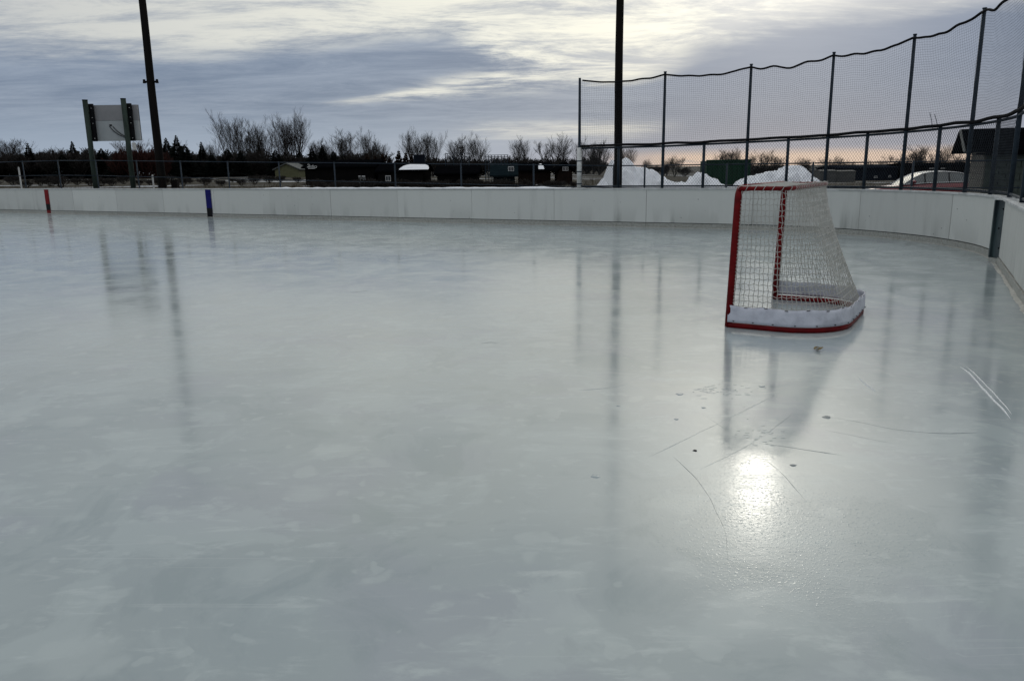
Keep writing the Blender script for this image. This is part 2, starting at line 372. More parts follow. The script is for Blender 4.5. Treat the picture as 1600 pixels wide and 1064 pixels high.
# ------------------------------------------------------------------ ground and ice
mb = MB(); rows = []
ys = [-60, -20, 0, 10, 16, 20, 24, 28, 34, 42, 55, 70, 90, 120, 160, 200, 240, 320, 500, 900, 2500]
xs = [-2500, -900, -500, -300, -200, -140, -100, -70, -50, -36, -26, -18, -12, -6, 0, 4, 8, 12, 16, 22, 30, 40, 55, 75, 100, 140, 200, 300, 500, 900, 2500]
for y in ys: rows.append([(x, y, ground_z(x, y)) for x in xs])
mb.grid(rows)
tag(mb.build('ground', 'winter_ground', smooth=True), kind='structure')
# ice sheet: polygon inside the boards, a fan of strips from the far boards to the near side
mb = MB(); rows = [[], []]
S0, S1 = -46.0, SARC+17.0
sl_ = [S0 + i*1.0 for i in range(int(-S0)+1)] + [i*SARC/14 for i in range(1, 15)] + [SARC+i*1.5 for i in range(1, 6)]+[SARC+8.2]
ring = [B(s, 0.004, 0.0) for s in sl_]
ring += [P(AE+3.2, NF-RC-8.2, 0), P(AE+3.2, NF-RC-17.0, 0), P(AE-RC+S0, NF-RC-17.0+0.5, 0)]   # ice runs out through the open gate
mb.v = [tuple(p) for p in ring]; mb.f = [tuple(range(len(ring)))[::-1]]; mb.mi = [0]
ice = tag(mb.build('ice', 'ice'), kind='structure')

# ------------------------------------------------------------------ rink boards
boards = thing('rink_boards', 'long white dasher boards curving round the corner of the ice rink', 'rink boards', tuple(P(AE-RC, NF, 0)))
BO = tuple(boards.location)
rnd = random.Random(5)
def strip(mb, s0, s1, o0, o1, z0, z1, step=0.35):
    n = max(1, int((s1-s0)/step)) if s1 > 0 and s0 < SARC else 1
    prof = [(o0, z0), (o0, z1), (o1, z1), (o1, z0)]
    rws = [[B(s0+(s1-s0)*i/n, o, z) for o, z in prof] for i in range(n+1)]
    mb.grid(rws, closed=True)
    for r, fl in ((rws[0], 1), (rws[-1], 0)):
        k = len(mb.v); mb.v += [tuple(p) for p in r]; mb.f.append((k, k+1, k+2, k+3) if fl else (k+3, k+2, k+1, k)); mb.mi.append(0)
edges = []
s = -2.05
while s > -44: edges.append(s); s -= 2.44
far = edges[::-1] + [0.45, 2.9, 5.3, SARC-0.06]
sp = [(far[i], far[i+1]) for i in range(len(far)-1)]
s = SARC+0.40
while s < SARC+7: sp.append((s, s+2.44)); s += 2.44
SEND = s
for s0, s1 in sp:
    j = rnd.uniform(-0.004, 0.004); mb = MB()
    strip(mb, s0+0.004, s1-0.004, j, j+0.03, KICK+0.016, HB-0.004+rnd.uniform(-0.004, 0.002))
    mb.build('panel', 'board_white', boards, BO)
    mb = MB(); j = rnd.uniform(-0.003, 0.003)
    strip(mb, s0+0.003, s1-0.003, -0.014+j, 0.026, 0.001, KICK)
    mb.build('kick_plate', 'kick_plate', boards, BO)
for s0, s1 in ((-44, -30), (-30, -16), (-16, -4.5), (-4.5, SARC-0.05), (SARC+0.39, SEND)):
    mb = MB(); strip(mb, s0+0.003, s1-0.003, -0.022, 0.16, HB, HB+0.028, 0.3); mb.build('cap_rail', 'cap_white', boards, BO)
for s0, s1 in ((-44, -20), (-20, -0.01), (0, SARC-0.05), (SARC+0.42, SEND)):
    mb = MB(); strip(mb, s0, s1-0.003, 0.040, 0.060, 0.0, HB-0.01); mb.build('gap_light_block', 'steel_dark', boards, BO)  # added dark strip; stops light leaking through the gap above the kick plates
# frozen slush lip where ice meets the kick plate
mb = MB(); rws = []
s = -40.0
while s < SEND-0.1:
    w = 0.03 + 0.03*(0.5+noise.noise(Vector((s*1.1, 3, 0)))) + 0.03*(noise.noise(Vector((s*5, 9, 0))))
    w = max(0.015, w); h_ = 0.012 + 0.010*noise.noise(Vector((s*3, 1, 5)))
    rws.append([B(s, -0.016, max(0.004, h_)), B(s, -0.016-w*0.5, max(0.003, h_*0.5)), B(s, -0.016-w, -0.002)])
    s += 0.12
mb.grid(rws); o = mb.build('ice_lip', 'kick_plate', ice, smooth=True); tag(o, kind='stuff')
mb = MB(); mb.box(B(SEND+0.07, 0.03, HB/2), (0.06, 0.06, HB/2), (-NX, AX, Vector((0, 0, 1)))); mb.build('gate_jamb', 'steel_dark', boards, BO)
# painted lines on the boards
def stripe(s0, w, m, name, z0=0.0, z1=HB-0.006, off=-0.0165):
    mb = MB(); strip(mb, s0-w/2, s0+w/2, off, off+0.004, z0, z1); return mb.build(name, m, boards, BO)
def s_of(px_pt): return (Vector(px_pt)@AX if False else px_pt[0]*AX.x+px_pt[1]*AX.y) - (AE-RC)
SR, SB = s_of((-17.2, 29.3))-0.58, s_of((-9.9, 25.9))
o = stripe(SR, 0.25, 'red_stripe', 'centre_line', 0.002); tag(o, 'red centre line painted up the boards, black low down')
mbk = MB(); strip(mbk, SR-0.121, SR+0.121, -0.019, -0.0168, 0.13, 0.36); mbk.build('black_band', 'black_scuff', o, BO)  # plain black band across the lower part of the red line
o = stripe(SB, 0.25, 'blue_stripe', 'blue_line', 0.002); tag(o, 'blue line painted up the boards, black near the ice')
mbk = MB(); strip(mbk, SB-0.121, SB+0.121, -0.019, -0.0168, 0.004, 0.30); mbk.build('black_band', 'black_scuff', o, BO)  # plain black band at the bottom of the blue line
# steel gate post between corner and end boards
gp = thing('steel_post', 'dark green steel channel post between the curved boards and end boards', 'post', tuple(B(SARC+0.17, 0, 0)))
GO = tuple(gp.location); mb = MB()
ROT = Matrix.Rotation(radians(24), 3, 'Z'); t_ = ROT @ (-NX); o_ = ROT @ AX; PC = B(SARC+0.17, 0.0, 0)
def GPP(u, v, z): return PC + t_*u + o_*v + Vector((0, 0, z))
mb.box(GPP(0, 0.03, 0.485), (0.165, 0.035, 0.415), (t_, o_, Vector((0, 0, 1)))); mb.build('web', 'steel_dark', gp, GO)
for sg in (-1, 1):
    mb = MB(); mb.box(GPP(sg*0.151, -0.022, 0.485), (0.014, 0.018, 0.415), (t_, o_, Vector((0, 0, 1)))); mb.build('flange', 'steel_dark', gp, GO)
mb = MB(); mb.box(GPP(0, 0.06, 0.912), (0.20, 0.10, 0.010), (t_, o_, Vector((0, 0, 1)))); mb.build('top_plate', 'cap_white', gp, GO)
for z in (0.22, 0.5, 0.78):
    mb = MB(); p = GPP(0.03*(-1 if z == 0.5 else 1), -0.002, z); mb.tube([p, p+o_*-0.012], 0.014, 6); mb.build('bolt', 'rope', gp, GO)
mb = MB(); mb.box(GPP(0, 0.02, 0.035), (0.17, 0.05, 0.034), (t_, o_, Vector((0, 0, 1)))); mb.build('foot_block', 'kick_plate', gp, GO)

# ------------------------------------------------------------------ chain link fence with tall netting above the boards
def s_from_px(px):
    best = None
    for i in range(-2200, 1500):
        s = i*0.01; p = B(s, 0.10, 0.9)
        v = p - Vector((0, 0, EYE)); x = 800 + FPX*v.dot(rv)/v.dot(fw)
        if v.dot(fw) > 0 and (best is None or abs(x-px) < best[0]): best = (abs(x-px), s)
    return best[1]
tall_px = [904.9, 1034.5, 1164, 1287.6, 1406.9, 1506.6, 1577]
mid_px = [966, 1098, 1227, 1348.5, 1459, 1547, 1597]
ST = [s_from_px(p) for p in tall_px]; SM = [s_from_px(p) for p in mid_px]
ST.append(ST[-1]+1.75); SM.append(ST[-1]+0.9); ST.append(ST[-1]+1.9)
HT = [3.52, 3.51, 3.54, 3.61, 3.70, 3.83, 3.98, 4.1, 4.1]
def HCf(s): return 1.90+0.13*max(0.0, (s-ST[1])/(SM[4]-ST[1]))
HC = 1.90
fence = thing('net_fence', 'chain link fence topped by tall black netting on steel posts round the rink corner', 'fence', tuple(B(ST[0], 0.1, HB)))
FO = tuple(fence.location); OFF = 0.10
for i, s in enumerate(ST):
    p = B(s, OFF, 0); mb = MB()
    z0 = HC-0.02 if i == 0 else HB+0.03
    mb.tube([(p.x, p.y, z0), (p.x, p.y, HCf(s)), (p.x, p.y, HT[i]+0.05)], [0.036, 0.036, 0.030], 8)
    mb.build('tall_post', 'galv', fence, FO, True)
    if i > 0:
        mb = MB(); mb.tube([(p.x, p.y, HT[i]+0.05), (p.x, p.y, HT[i]+0.07)], 0.037, 8); mb.build('post_cap', 'galv', fence, FO)
for s in SM:
    p = B(s, OFF, 0); mb = MB(); mb.tube([(p.x, p.y, HB+0.03), (p.x, p.y, HCf(s)+0.05)], 0.034, 8); mb.tube([(p.x, p.y, HCf(s)+0.05), (p.x, p.y, HCf(s)+0.08)], [0.042, 0.012], 8)
    mb.build('short_post', 'galv', fence, FO, True)
allS = sorted(ST+SM)
def rail(name, z, r, m, off=OFF, wob=0.0):
    pts = []; s = ST[0]+0.05
    while s < allS[-1]: pts.append(B(s, off+wob*noise.noise(Vector((s*1.3, z, 0))), (z if z < 1.5 else z-HC+HCf(s))+wob*noise.noise(Vector((s*1.7, 5, z))))); s += 0.2
    mb = MB(); mb.tube(pts, r, 7); return mb.build(name, m, fence, FO, True)
rail('top_rail', HC, 0.024, 'galv'); rail('bottom_rail', HB+0.075, 0.020, 'galv')
rail('net_hem', HC+0.055, 0.030, 'rope', OFF-0.03, 0.022)
WZ = 0.0027
for i in range(len(allS)-1):
    if allS[i] > ST[6]-0.01: break
    s0, s1 = allS[i], allS[i+1]; a_, b_ = B(s0, OFF-0.03), B(s1, OFF-0.03); L = (b_-a_).length; d = (b_-a_)/L
    z0, z1 = HB+0.05, (HCf(s0)+HCf(s1))/2; Hh = z1-z0; mb = MB(); pw = 0.064; k = 1.25
    for sg in (1, -1):
        u = -Hh*k
        while u < L+Hh*k:
            # line x = u + (z-z0)/slope
            pts = []
            for z in (0, Hh):
                pts.append((u + (z/k if sg > 0 else (Hh-z)/k), z))
            (x0, y0), (x1, y1) = pts
            # clip to 0..L
            if x0 > x1: (x0, y0), (x1, y1) = (x1, y1), (x0, y0)
            if x1 > 0 and x0 < L:
                if x0 < 0: y0 += (y1-y0)*(0-x0)/(x1-x0); x0 = 0
                if x1 > L: y1 = y0+(y1-y0)*(L-x0)/(x1-x0); x1 = L
                if x1-x0 > 0.004:
                    e0, e1 = a_+d*x0+Vector((0, 0, z0+y0)), a_+d*x1+Vector((0, 0, z0+y1)); ns_ = max(1, int((e1-e0).length/0.12)); mb.tube([e0.lerp(e1, q/ns_) for q in range(ns_+1)], WZ, 3, False)
            u += pw
    o = mb.build('chain_link_mesh', 'wire', fence, FO); o['kind'] = 'stuff'
def cable_z(i, t):
    h0, h1 = HT[i], HT[i+1]
    return h0+(h1-h0)*t - 0.10*4*t*(1-t) + 0.06*noise.noise(Vector((t*5+i*7, 2, 1)))*min(1, 6*t*(1-t))
for i in range(len(ST)-1):
    s0, s1 = ST[i], ST[i+1]; nseg = 24; pts = []
    for j in range(nseg+1):
        t = j/nseg; a_, b_ = B(s0, OFF-0.04), B(s1, OFF-0.04); p = a_.lerp(b_, t); pts.append(Vector((p.x, p.y, cable_z(i, t))))
    if i == 0: pts = pts[1:]
    mb = MB(); mb.tube(pts, 0.022, 6); mb.build('top_rope', 'rope', fence, FO, True)
    # netting with its own slack
    mb = MB(); a_, b_ = B(s0, OFF-0.04), B(s1, OFF-0.04); L = (b_-a_).length; nv = int(L/0.045); HC_ = (HCf(s0)+HCf(s1))/2; nh = int((HT[i]-HC_)/0.045)
    out = Vector((a_.y-b_.y, b_.x-a_.x, 0)).normalized()
    def npt(t, h):
        p = a_.lerp(b_, t); hc_ = HCf(s0)+(HCf(s1)-HCf(s0))*t; z = hc_+0.05+(cable_z(i, t)-hc_-0.05)*h
        bulge = 0.05*sin(pi*t)*sin(pi*h)+0.015*noise.noise(Vector((t*3+i, h*3, 0)))
        wx = 0.018*noise.noise(Vector((t*4+i*3, h*4, 7)))
        p = p + out*bulge + (b_-a_)/L*wx
        return Vector((p.x, p.y, z+0.02*noise.noise(Vector((t*4, h*3, i*5)))))
    for j in range(nv+1):
        t = j/nv; mb.tube([npt(t, h/16) for h in range(17)], 0.0015, 3, False)
    for j in range(1, nh+1):
        h = j/nh; mb.tube([npt(t/20, h) for t in range(21)], 0.0015, 3, False)
    o = mb.build('netting', 'net_black', fence, FO); o['kind'] = 'stuff'
# loose wire ends sticking up
for s, hh in ((SM[4]-0.16, 0.30), (SM[4]-0.03, 0.26)):
    p = B(s, OFF-0.03, HCf(s)); mb = MB(); mb.tube([p, p+Vector((-0.03, 0, hh*0.5)), p+Vector((-0.07, 0.02, hh))], 0.006, 4); mb.build('loose_wire', 'galv', fence, FO)
# white sleeve pole at the end of the fence
p = B(ST[0], OFF, 0)
wp = thing('white_pole', 'white plastic sleeved pole strapped at the end of the netting fence', 'pole', (p.x, p.y, HB))
mb = MB(); mb.tube([(p.x, p.y, HB+0.028), (p.x, p.y, HC+0.02)], 0.062, 14); mb.build('sleeve', 'white_pipe', wp, tuple(wp.location), True)
for z in (1.02, 1.32, 1.58):
    mb = MB(); mb.tube([(p.x, p.y, z), (p.x, p.y, z+0.025)], 0.066, 14); mb.build('strap', 'galv', wp, tuple(wp.location))
# snow lying on the cap rail
mb = MB(); rws = []
s = -15.0
while s < -4.2:
    k = max(0.0, noise.noise(Vector((s*0.9, 4, 0)))*0.6+0.45+0.35*noise.noise(Vector((s*4, 1, 0))))
    hh = 0.004+0.055*k*min(1, (s+15.0)*0.6)*min(1, (-4.2-s)*2)
    rws.append([B(s, 0.01, HB+0.026), B(s, 0.04, HB+0.028+hh*0.8), B(s, 0.10, HB+0.028+hh), B(s, 0.16, HB+0.022)])
    s += 0.09
mb.grid(rws); tag(mb.build('cap_snow', 'snow', smooth=True), 'crusted strip of snow lying along the top of the far boards', 'snow', kind='stuff')

# ------------------------------------------------------------------ hockey goal
GH = 1.245; GD = 0.945; GT = 0.44
GNX = Vector((0.527, 0.850, 0)).normalized(); GAX = Vector((GNX.y, -GNX.x, 0)); GORG = Vector((1.985, 6.99, 0)); GA, GN0, GN1 = 0.0, 0.0, 1.74
RINK_AX, RINK_P = AX, P
def P(a, n, z=0.0): v = GORG + GAX*a + GNX*n; return Vector((v.x, v.y, z))
AX = GAX
goal = thing('hockey_goal', 'red framed ice hockey goal with white net and white skirt on the ice', 'hockey goal', tuple(P(GA, (GN0+GN1)/2, 0)))
GL = tuple(goal.location); R_ = 0.032
def ucurve(depth, r, z, steps=7):
    """U path from the near post round the back to the far post"""
    pts = [(GA, GN0)]
    for k in range(1, 8): pts.append((GA+(depth-r)*k/8, GN0))
    for k in range(steps+1):
        t = pi/2*k/steps; pts.append((GA+depth-r+r*sin(t), GN0+r-r*cos(t)))
    for k in range(1, 10): pts.append((GA+depth, GN0+r+(GN1-GN0-2*r)*k/10))
    for k in range(steps+1):
        t = pi/2*k/steps; pts.append((GA+depth-r+r*cos(t), GN1-r+r*sin(t)))
    for k in range(7, -1, -1): pts.append((GA+(depth-r)*k/8, GN1))
    return [P(a, n, z) for a, n in pts]
def resample(pts, m):
    L = [0]
    for i in range(1, len(pts)): L.append(L[-1]+(pts[i]-pts[i-1]).length)
    out = []; k = 0
    for j in range(m+1):
        t = L[-1]*j/m
        while k < len(L)-2 and L[k+1] < t: k += 1
        f = (t-L[k])/max(1e-9, L[k+1]-L[k]); out.append(pts[k].lerp(pts[k+1], min(1, f)))
    return out
LEAN = 0.030
def lean(p): return p + AX*(LEAN*p.z)
for n0, sg in ((GN0, 1), (GN1, -1)):
    pts = [P(GA, n0, 0.005), P(GA, n0, 0.5), P(GA, n0, GH-0.09)]
    for k in range(1, 6):
        t = pi/2*k/5; pts.append(P(GA, n0+sg*0.09*(1-cos(t)), GH-0.09+0.09*sin(t)))
    mb = MB(); mb.tube([lean(p) for p in pts], R_, 12); mb.build('post', 'red_paint', goal, GL, True)
mb = MB(); mb.tube([lean(P(GA, GN0+0.091, GH)), lean(P(GA, GN1-0.091, GH))], R_, 12); mb.build('crossbar', 'red_paint', goal, GL, True)
bp_ = ucurve(GD, 0.50, 0.022)
mb = MB(); rws = []
rr = resample(bp_, 60)
for i, p in enumerate(rr):
    d = (rr[min(i+1, 60)]-rr[max(i-1, 0)]).normalized(); o_ = Vector((d.y, -d.x, 0))
    rws.append([p+o_*0.03+Vector((0, 0, -0.021)), p+o_*0.03+Vector((0, 0, 0.014)), p+o_*0.018+Vector((0, 0, 0.024)), p-o_*0.018+Vector((0, 0, 0.024)), p-o_*0.03+Vector((0, 0, 0.014)), p-o_*0.03+Vector((0, 0, -0.021))])
mb.grid(rws, closed=True); mb.build('base_frame', 'red_paint', goal, GL, True)
tp = [lean(p) for p in ucurve(GT, 0.17, GH)]
mb = MB(); mb.tube(resample(tp, 40), 0.019, 9); mb.build('top_frame', 'red_paint', goal, GL, True)
# skirt
mb = MB(); rws = []; m_ = 110; rr = resample(bp_, m_)
for i, p in enumerate(rr):
    d = (rr[min(i+1, m_)]-rr[max(i-1, 0)]).normalized(); o_ = Vector((d.y, -d.x, 0)); row = []
    tz = 0.185+0.008*noise.noise(Vector((i*0.35, 0, 3)))-0.012*abs(sin(i*0.26))
    for k in range(6):
        f = k/5; w = 0.010*noise.noise(Vector((i*0.22, f*2.5, 1)))+0.005*noise.noise(Vector((i*0.7, f*4, 8)))
        row.append(p+o_*(0.034-0.012*f+w)+Vector((0, 0, 0.030+(tz-0.03)*f)) + (AX*0 if True else AX))
    rws.append(row)
mb.grid(rws); inner = [[q+Vector((0, 0, 0)) - (Vector((GL[0], GL[1], q.z))*0) for q in r] for r in rws]
sk = mb.build('skirt', 'skirt_vinyl', goal, GL, True)
so_ = sk.modifiers.new('thickness', 'SOLIDIFY'); so_.thickness = 0.006; so_.offset = 0
# lacing marks on the skirt's upper and lower edge
for i in range(2, m_-1, 3):
    p, q = rws[i][5], rws[i+1][5] if i % 2 else rws[i][5]
    o_ = (rws[i][0]-P(GA+0.4, (GN0+GN1)/2, rws[i][0].z)).normalized()
    mb = MB()
    if i % 2: mb.tube([p+o_*0.006+Vector((0, 0, -0.004)), q+o_*0.006+Vector((0, 0, -0.004))], 0.0035, 4)
    else: mb.box(rws[i][0]+o_*0.006+Vector((0, 0, 0.012)), (0.006, 0.004, 0.004))
    mb.build('lace', 'lacing', goal, GL)
# net
NS, NTT = 74, 23
bot = resample([Vector((p.x, p.y, 0.10)) for p in bp_], NS)
top = resample([p+Vector((0, 0, 0.012)) for p in tp], NS)
cen_ = P(GA+0.25, (GN0+GN1)/2, 0)
def netp(i, j):
    f = j/NTT; p = bot[i].lerp(top[i], f)
    sagv = 0.02*sin(pi*f)*min(1, 5*min(i, NS-i)/NS)
    c = Vector((cen_.x-p.x, cen_.y-p.y, 0)); c = c.normalized() if c.length > 1e-6 else c
    jt = 0.005
    v = p + c*sagv + Vector((noise.noise(Vector((i*0.9, j*0.9, 1))), noise.noise(Vector((i*0.9, j*0.9, 5))), noise.noise(Vector((i*0.9, j*0.9, 9)))))*jt
    if 0 < j < NTT: v.z += 0.006*(1 if (i+j) % 2 else -1)
    return v
G = [[netp(i, j) for j in range(NTT+1)] for i in range(NS+1)]
mb = MB()
for i in range(NS+1): mb.tube([G[i][j]+(G[i+1 if i < NS else i-1][j]-G[i][j]).normalized()*0.004*(1 if j % 2 else -1) for j in range(NTT+1)], 0.0029, 4, False)
for j in range(1, NTT): mb.tube([G[i][j] for i in range(NS+1)], 0.0027, 4, False)
nt = mb.build('net', 'cord', goal, GL); nt['kind'] = 'stuff'
mb = MB(); nn, na = 34, 8
for k in range(nn+1):
    n_ = GN0+0.03+(GN1-GN0-0.06)*k/nn
    mb.tube([lean(P(GA+GT*j/na, n_, GH+0.024-0.02*sin(pi*j/na))) for j in range(na+1)], 0.0029, 4, False)
for j in range(na+1):
    mb.tube([lean(P(GA+GT*j/na*(1 if 2 < k < nn-2 else 0.93), GN0+0.03+(GN1-GN0-0.06)*k/nn, GH+0.024-0.02*sin(pi*j/na)+0.004*(k % 2))) for k in range(nn+1)], 0.0029, 4, False)
o = mb.build('top_net', 'cord', goal, GL); o['kind'] = 'stuff'
# cord wound round the inner edge of the frame
mb = MB()
for n0, sg in ((GN0, 1), (GN1, -1)):
    pts = []
    for k in range(240):
        z = 0.2+(GH-0.3)*k/240; t = k*2*pi/8
        pts.append(lean(P(GA+0.030+0.010*cos(t), n0+0.012*sin(t), z)))
    mb.tube(pts, 0.003, 4, False)
for pth, r in ((tp, 0.024), ):
    q = resample(pth, 300); pts = []
    for k, p in enumerate(q):
        d = (q[min(k+1, 300)]-q[max(k-1, 0)]).normalized(); o_ = Vector((d.y, -d.x, 0)); t = k*2*pi/9
        pts.append(p+o_*r*cos(t)+Vector((0, 0, r*sin(t))))
    mb.tube(pts, 0.003, 4, False)
o = mb.build('lashing_cord', 'cord', goal, GL); o['kind'] = 'stuff'
P, AX = RINK_P, RINK_AX

# ------------------------------------------------------------------ marks and debris on the ice
def groove(pts, w, h, m, name, label=None):
    """low ridge of thrown-up ice along a skate cut"""
    pts = [Vector((x, y, 0)) for x, y in pts]; q = resample(pts, max(8, int(sum((pts[i+1]-pts[i]).length for i in range(len(pts)-1))/0.02)))
    rws = []; L = len(q)
    for i, p in enumerate(q):
        d = (q[min(i+1, L-1)]-q[max(i-1, 0)]).normalized(); o_ = Vector((d.y, -d.x, 0)); e = min(1, 6*min(i, L-1-i)/L+0.1)*(1.0 if m == 'ridge_white' else min(1.0, max(0.4 if m == 'ice_dark' else 0.05, 0.55+1.5*noise.noise(Vector((i*0.045, p.x*3, 6))))))
        p = p+o_*0.004*noise.noise(Vector((i*0.13, p.x, 2)))
        ww = w*e*(0.75+0.5*abs(noise.noise(Vector((i*0.6, p.y, 1))))); hh = h*e*(0.6+0.8*abs(noise.noise(Vector((i*0.5, 4, p.x)))))
        rws.append([p-o_*ww+Vector((0, 0, -0.001)), p-o_*ww*0.3+Vector((0, 0, hh)), p+o_*ww*0.3+Vector((0, 0, hh)), p+o_*ww+Vector((0, 0, -0.001))])
    mb = MB(); mb.grid(rws); o = mb.build(name, m, ice, smooth=True)
    if label: o['label'] = label
    return o
def gpt(px, py):
    d = fw + (px-800)/FPX*rv - (py-532)/FPX*uv; t = -EYE/d.z; return (d.x*t, d.y*t)
def arc(pxs, n=14):
    w = [Vector((*gpt(*p), 0)) for p in pxs]; out = []
    for i in range(len(w)-1):
        p0, p1, p2, p3 = w[max(i-1, 0)], w[i], w[i+1], w[min(i+2, len(w)-1)]
        for k in range(n):
            t = k/n; v = 0.5*((2*p1)+(p2-p0)*t+(2*p0-5*p1+4*p2-p3)*t*t+(3*p1-p0-3*p2+p3)*t**3); out.append((v.x, v.y))
    out.append((w[-1].x, w[-1].y)); return out
# coordinates below are ground points in metres, measured once from the photograph's perspective
CUTS = [
 ([(1500, 573), (1516, 585), (1545, 617), (1572, 645), (1579, 655)], 0.011, 0.014, 'ridge_white'),
 ([(1510, 573), (1528, 589), (1557, 619), (1582, 648)], 0.006, 0.010, 'ridge_white'),
 ([(1340, 589), (1352, 600), (1370, 613)], 0.005, 0.007, 'ridge_white'),
 ([(1310, 548), (1380, 549), (1440, 556), (1495, 570)], 0.008, 0.003, 'ice_dark'),
 ([(1290, 651), (1340, 659), (1400, 671), (1470, 677), (1530, 676)], 0.011, 0.004, 'ice_dark'),
 ([(1050, 712), (1090, 750), (1120, 800), (1135, 840), (1137, 880)], 0.0035, 0.003, 'ice_dark'),
 ([(1180, 708), (1220, 738), (1260, 785)], 0.003, 0.003, 'ice_dark'),
 ([(1010, 716), (1080, 682), (1150, 648), (1215, 615)], 0.004, 0.003, 'ice'),
 ([(1095, 733), (1150, 706), (1195, 680), (1240, 645)], 0.005, 0.003, 'ice'),
 ([(1185, 692), (1240, 700), (1320, 712)], 0.004, 0.003, 'ice_dark'),
 ([(1290, 672), (1340, 682), (1400, 694)], 0.004, 0.003, 'ice_dark'),
 ([(905, 610), (950, 606), (985, 599)], 0.005, 0.003, 'ice'),
 ([(1085, 640), (1110, 655), (1135, 672)], 0.003, 0.002, 'ice'),
 ([(750, 537), (766, 535), (778, 536)], 0.010, 0.004, 'ice_dark'),
 ([(545, 458), (562, 456), (576, 454)], 0.014, 0.004, 'ice_dark'),
]
for pts, w, h_, m in CUTS: groove(arc(pts), w*0.55, h_*0.6, m, 'skate_cut')
# frozen splashes: small raised blobs
def blob(px, py, r, m, h=0.006, sx_=1.0):
    x, y = gpt(px, py); rd = random.Random(int(px*7+py)); ph = rd.uniform(0, 6); rws = []
    for rr_, hh in ((1.0, -0.001), (0.8, 0.6), (0.45, 1.0), (0.05, 0.8)):
        rws.append([(x+r*sx_*rr_*cos(a)*(1+0.25*sin(3*a+ph)), y+r*rr_*sin(a)*(1+0.25*sin(2*a+ph)), h*hh if hh > 0 else -0.001) for a in [2*pi*k/12 for k in range(12)]])
    mb = MB(); mb.grid(rws, closed=True); return mb.build('ice_bump', m, ice, smooth=True)
for px, py, r, m in ((1292, 652, 0.035, 'ice_dark'), (1086, 704, 0.016, 'black_scuff'), (1239, 727, 0.022, 'ice_dark'), (1190, 604, 0.03, 'ice'), (1062, 616, 0.035, 'ice'),
                     (1057, 655, 0.018, 'ice'), (1099, 637, 0.018, 'ice'), (930, 744, 0.03, 'ice'), (966, 634, 0.016, 'ice')):
    blob(px, py, r*0.75, m, 0.004)
for k in range(46):
    rd = random.Random(k); blob(1135+rd.gauss(0, 26), 610+rd.gauss(0, 5), rd.uniform(0.002, 0.007), 'ice', 0.0012, 3.5)
for k in range(30):
    rd = random.Random(k+99); blob(1180+rd.gauss(0, 22), 680+rd.gauss(0, 12), rd.uniform(0.002, 0.005), 'ice', 0.0012, 3.5)
# a yellowed lump of frozen leaves
x, y = gpt(1279, 548); mb = MB()
rd = random.Random(3)
for k in range(9):
    a = rd.uniform(0, 6.28); r = rd.uniform(0.0, 0.035); c = Vector((x+r*cos(a), y+r*sin(a), 0.008+rd.uniform(0, 0.02)))
    u = Vector((cos(a*3), sin(a*3), rd.uniform(-0.5, 0.5))).normalized()*0.022; w = u.cross(Vector((0, 0, 1))).normalized()*0.013
    mb.grid([[c-u, c-u*0.2-w, c+u], [c-u+Vector((0, 0, 0.006)), c+w*0.9+Vector((0, 0, 0.008)), c+u+Vector((0, 0, 0.004))]])
o = mb.build('leaf_litter', 'leaf_yellow', org=(x, y, 0.0)); tag(o, 'small yellowish clump of dead leaf frozen on the ice near the goal', 'leaves')

# ------------------------------------------------------------------ light poles
def light_pole(x, y, r, h, label, brack):
    gz = ground_z(x, y); t = thing('utility_pole', label, 'pole', (x, y, gz)); L = (x, y, gz); mb = MB()
    n = 12; pts = [(x+0.01*sin(k), y, gz-0.1+(h+0.1)*k/n) for k in range(n+1)]
    mb.tube(pts, [r*(1-0.32*k/n) for k in range(n+1)], 14); mb.build('shaft', 'pole_wood', t, L, True)
    for z in brack:
        mb = MB(); mb.box((x, y-0.02, z), (0.22, 0.035, 0.035)); mb.build('crossarm', 'rope', t, L)
        for sg in (-1, 1):
            mb = MB(); mb.tube([(x+sg*0.24, y-0.02, z-0.05), (x+sg*0.24, y-0.02, z+0.09)], [0.06, 0.045], 8); mb.build('insulator', 'rope', t, L)
    return t
light_pole(-13.4, 30.6, 0.165, 11.5, 'dark wooden light pole with small crossarm beside the scoreboard', (4.78,))
light_pole(2.80, 20.62, 0.112, 11.5, 'dark wooden light pole behind the netting fence and snow pile', ())
x, y = -13.15, 30.45
o = MB(); o.box((-12.85, 30.5, 0.42), (0.12, 0.10, 0.77)); ob = o.build('junction_post', 'pole_wood', org=(-12.85, 30.5, -0.35)); tag(ob, 'short dark stub post at the foot of the crossarm light pole', 'post')

# ------------------------------------------------------------------ scoreboard seen from behind
sx0, sx1, sy0 = -16.69, -15.18, 32.0
scb = thing('scoreboard', 'grey scoreboard seen from behind on two green posts', 'scoreboard', ((sx0+sx1)/2, sy0, ground_z(-16, 32)))
SL = tuple(scb.location)
for x, zt in ((sx0, 4.27), (sx1, 4.30)):
    mb = MB(); mb.tube([(x, sy0, -0.4), (x, sy0, zt)], 0.098, 12); mb.build('post', 'post_green', scb, SL, True)
    mb = MB(); mb.tube([(x, sy0, zt), (x, sy0, zt+0.03)], 0.104, 12); mb.build('post_cap', 'roof_dark', scb, SL)
    mb = MB(); mb.box((x+0.14, sy0+0.13, 3.43), (0.085, 0.05, 0.72)); mb.build('mounting_channel', 'rope', scb, SL)
    for z in (3.98, 3.62, 3.40, 2.82):
        mb = MB(); mb.tube([(x+0.17, sy0+0.08, z), (x+0.17, sy0+0.06, z)], 0.014, 8); mb.build('bolt', 'trim_white', scb, SL)
yb = sy0+0.22
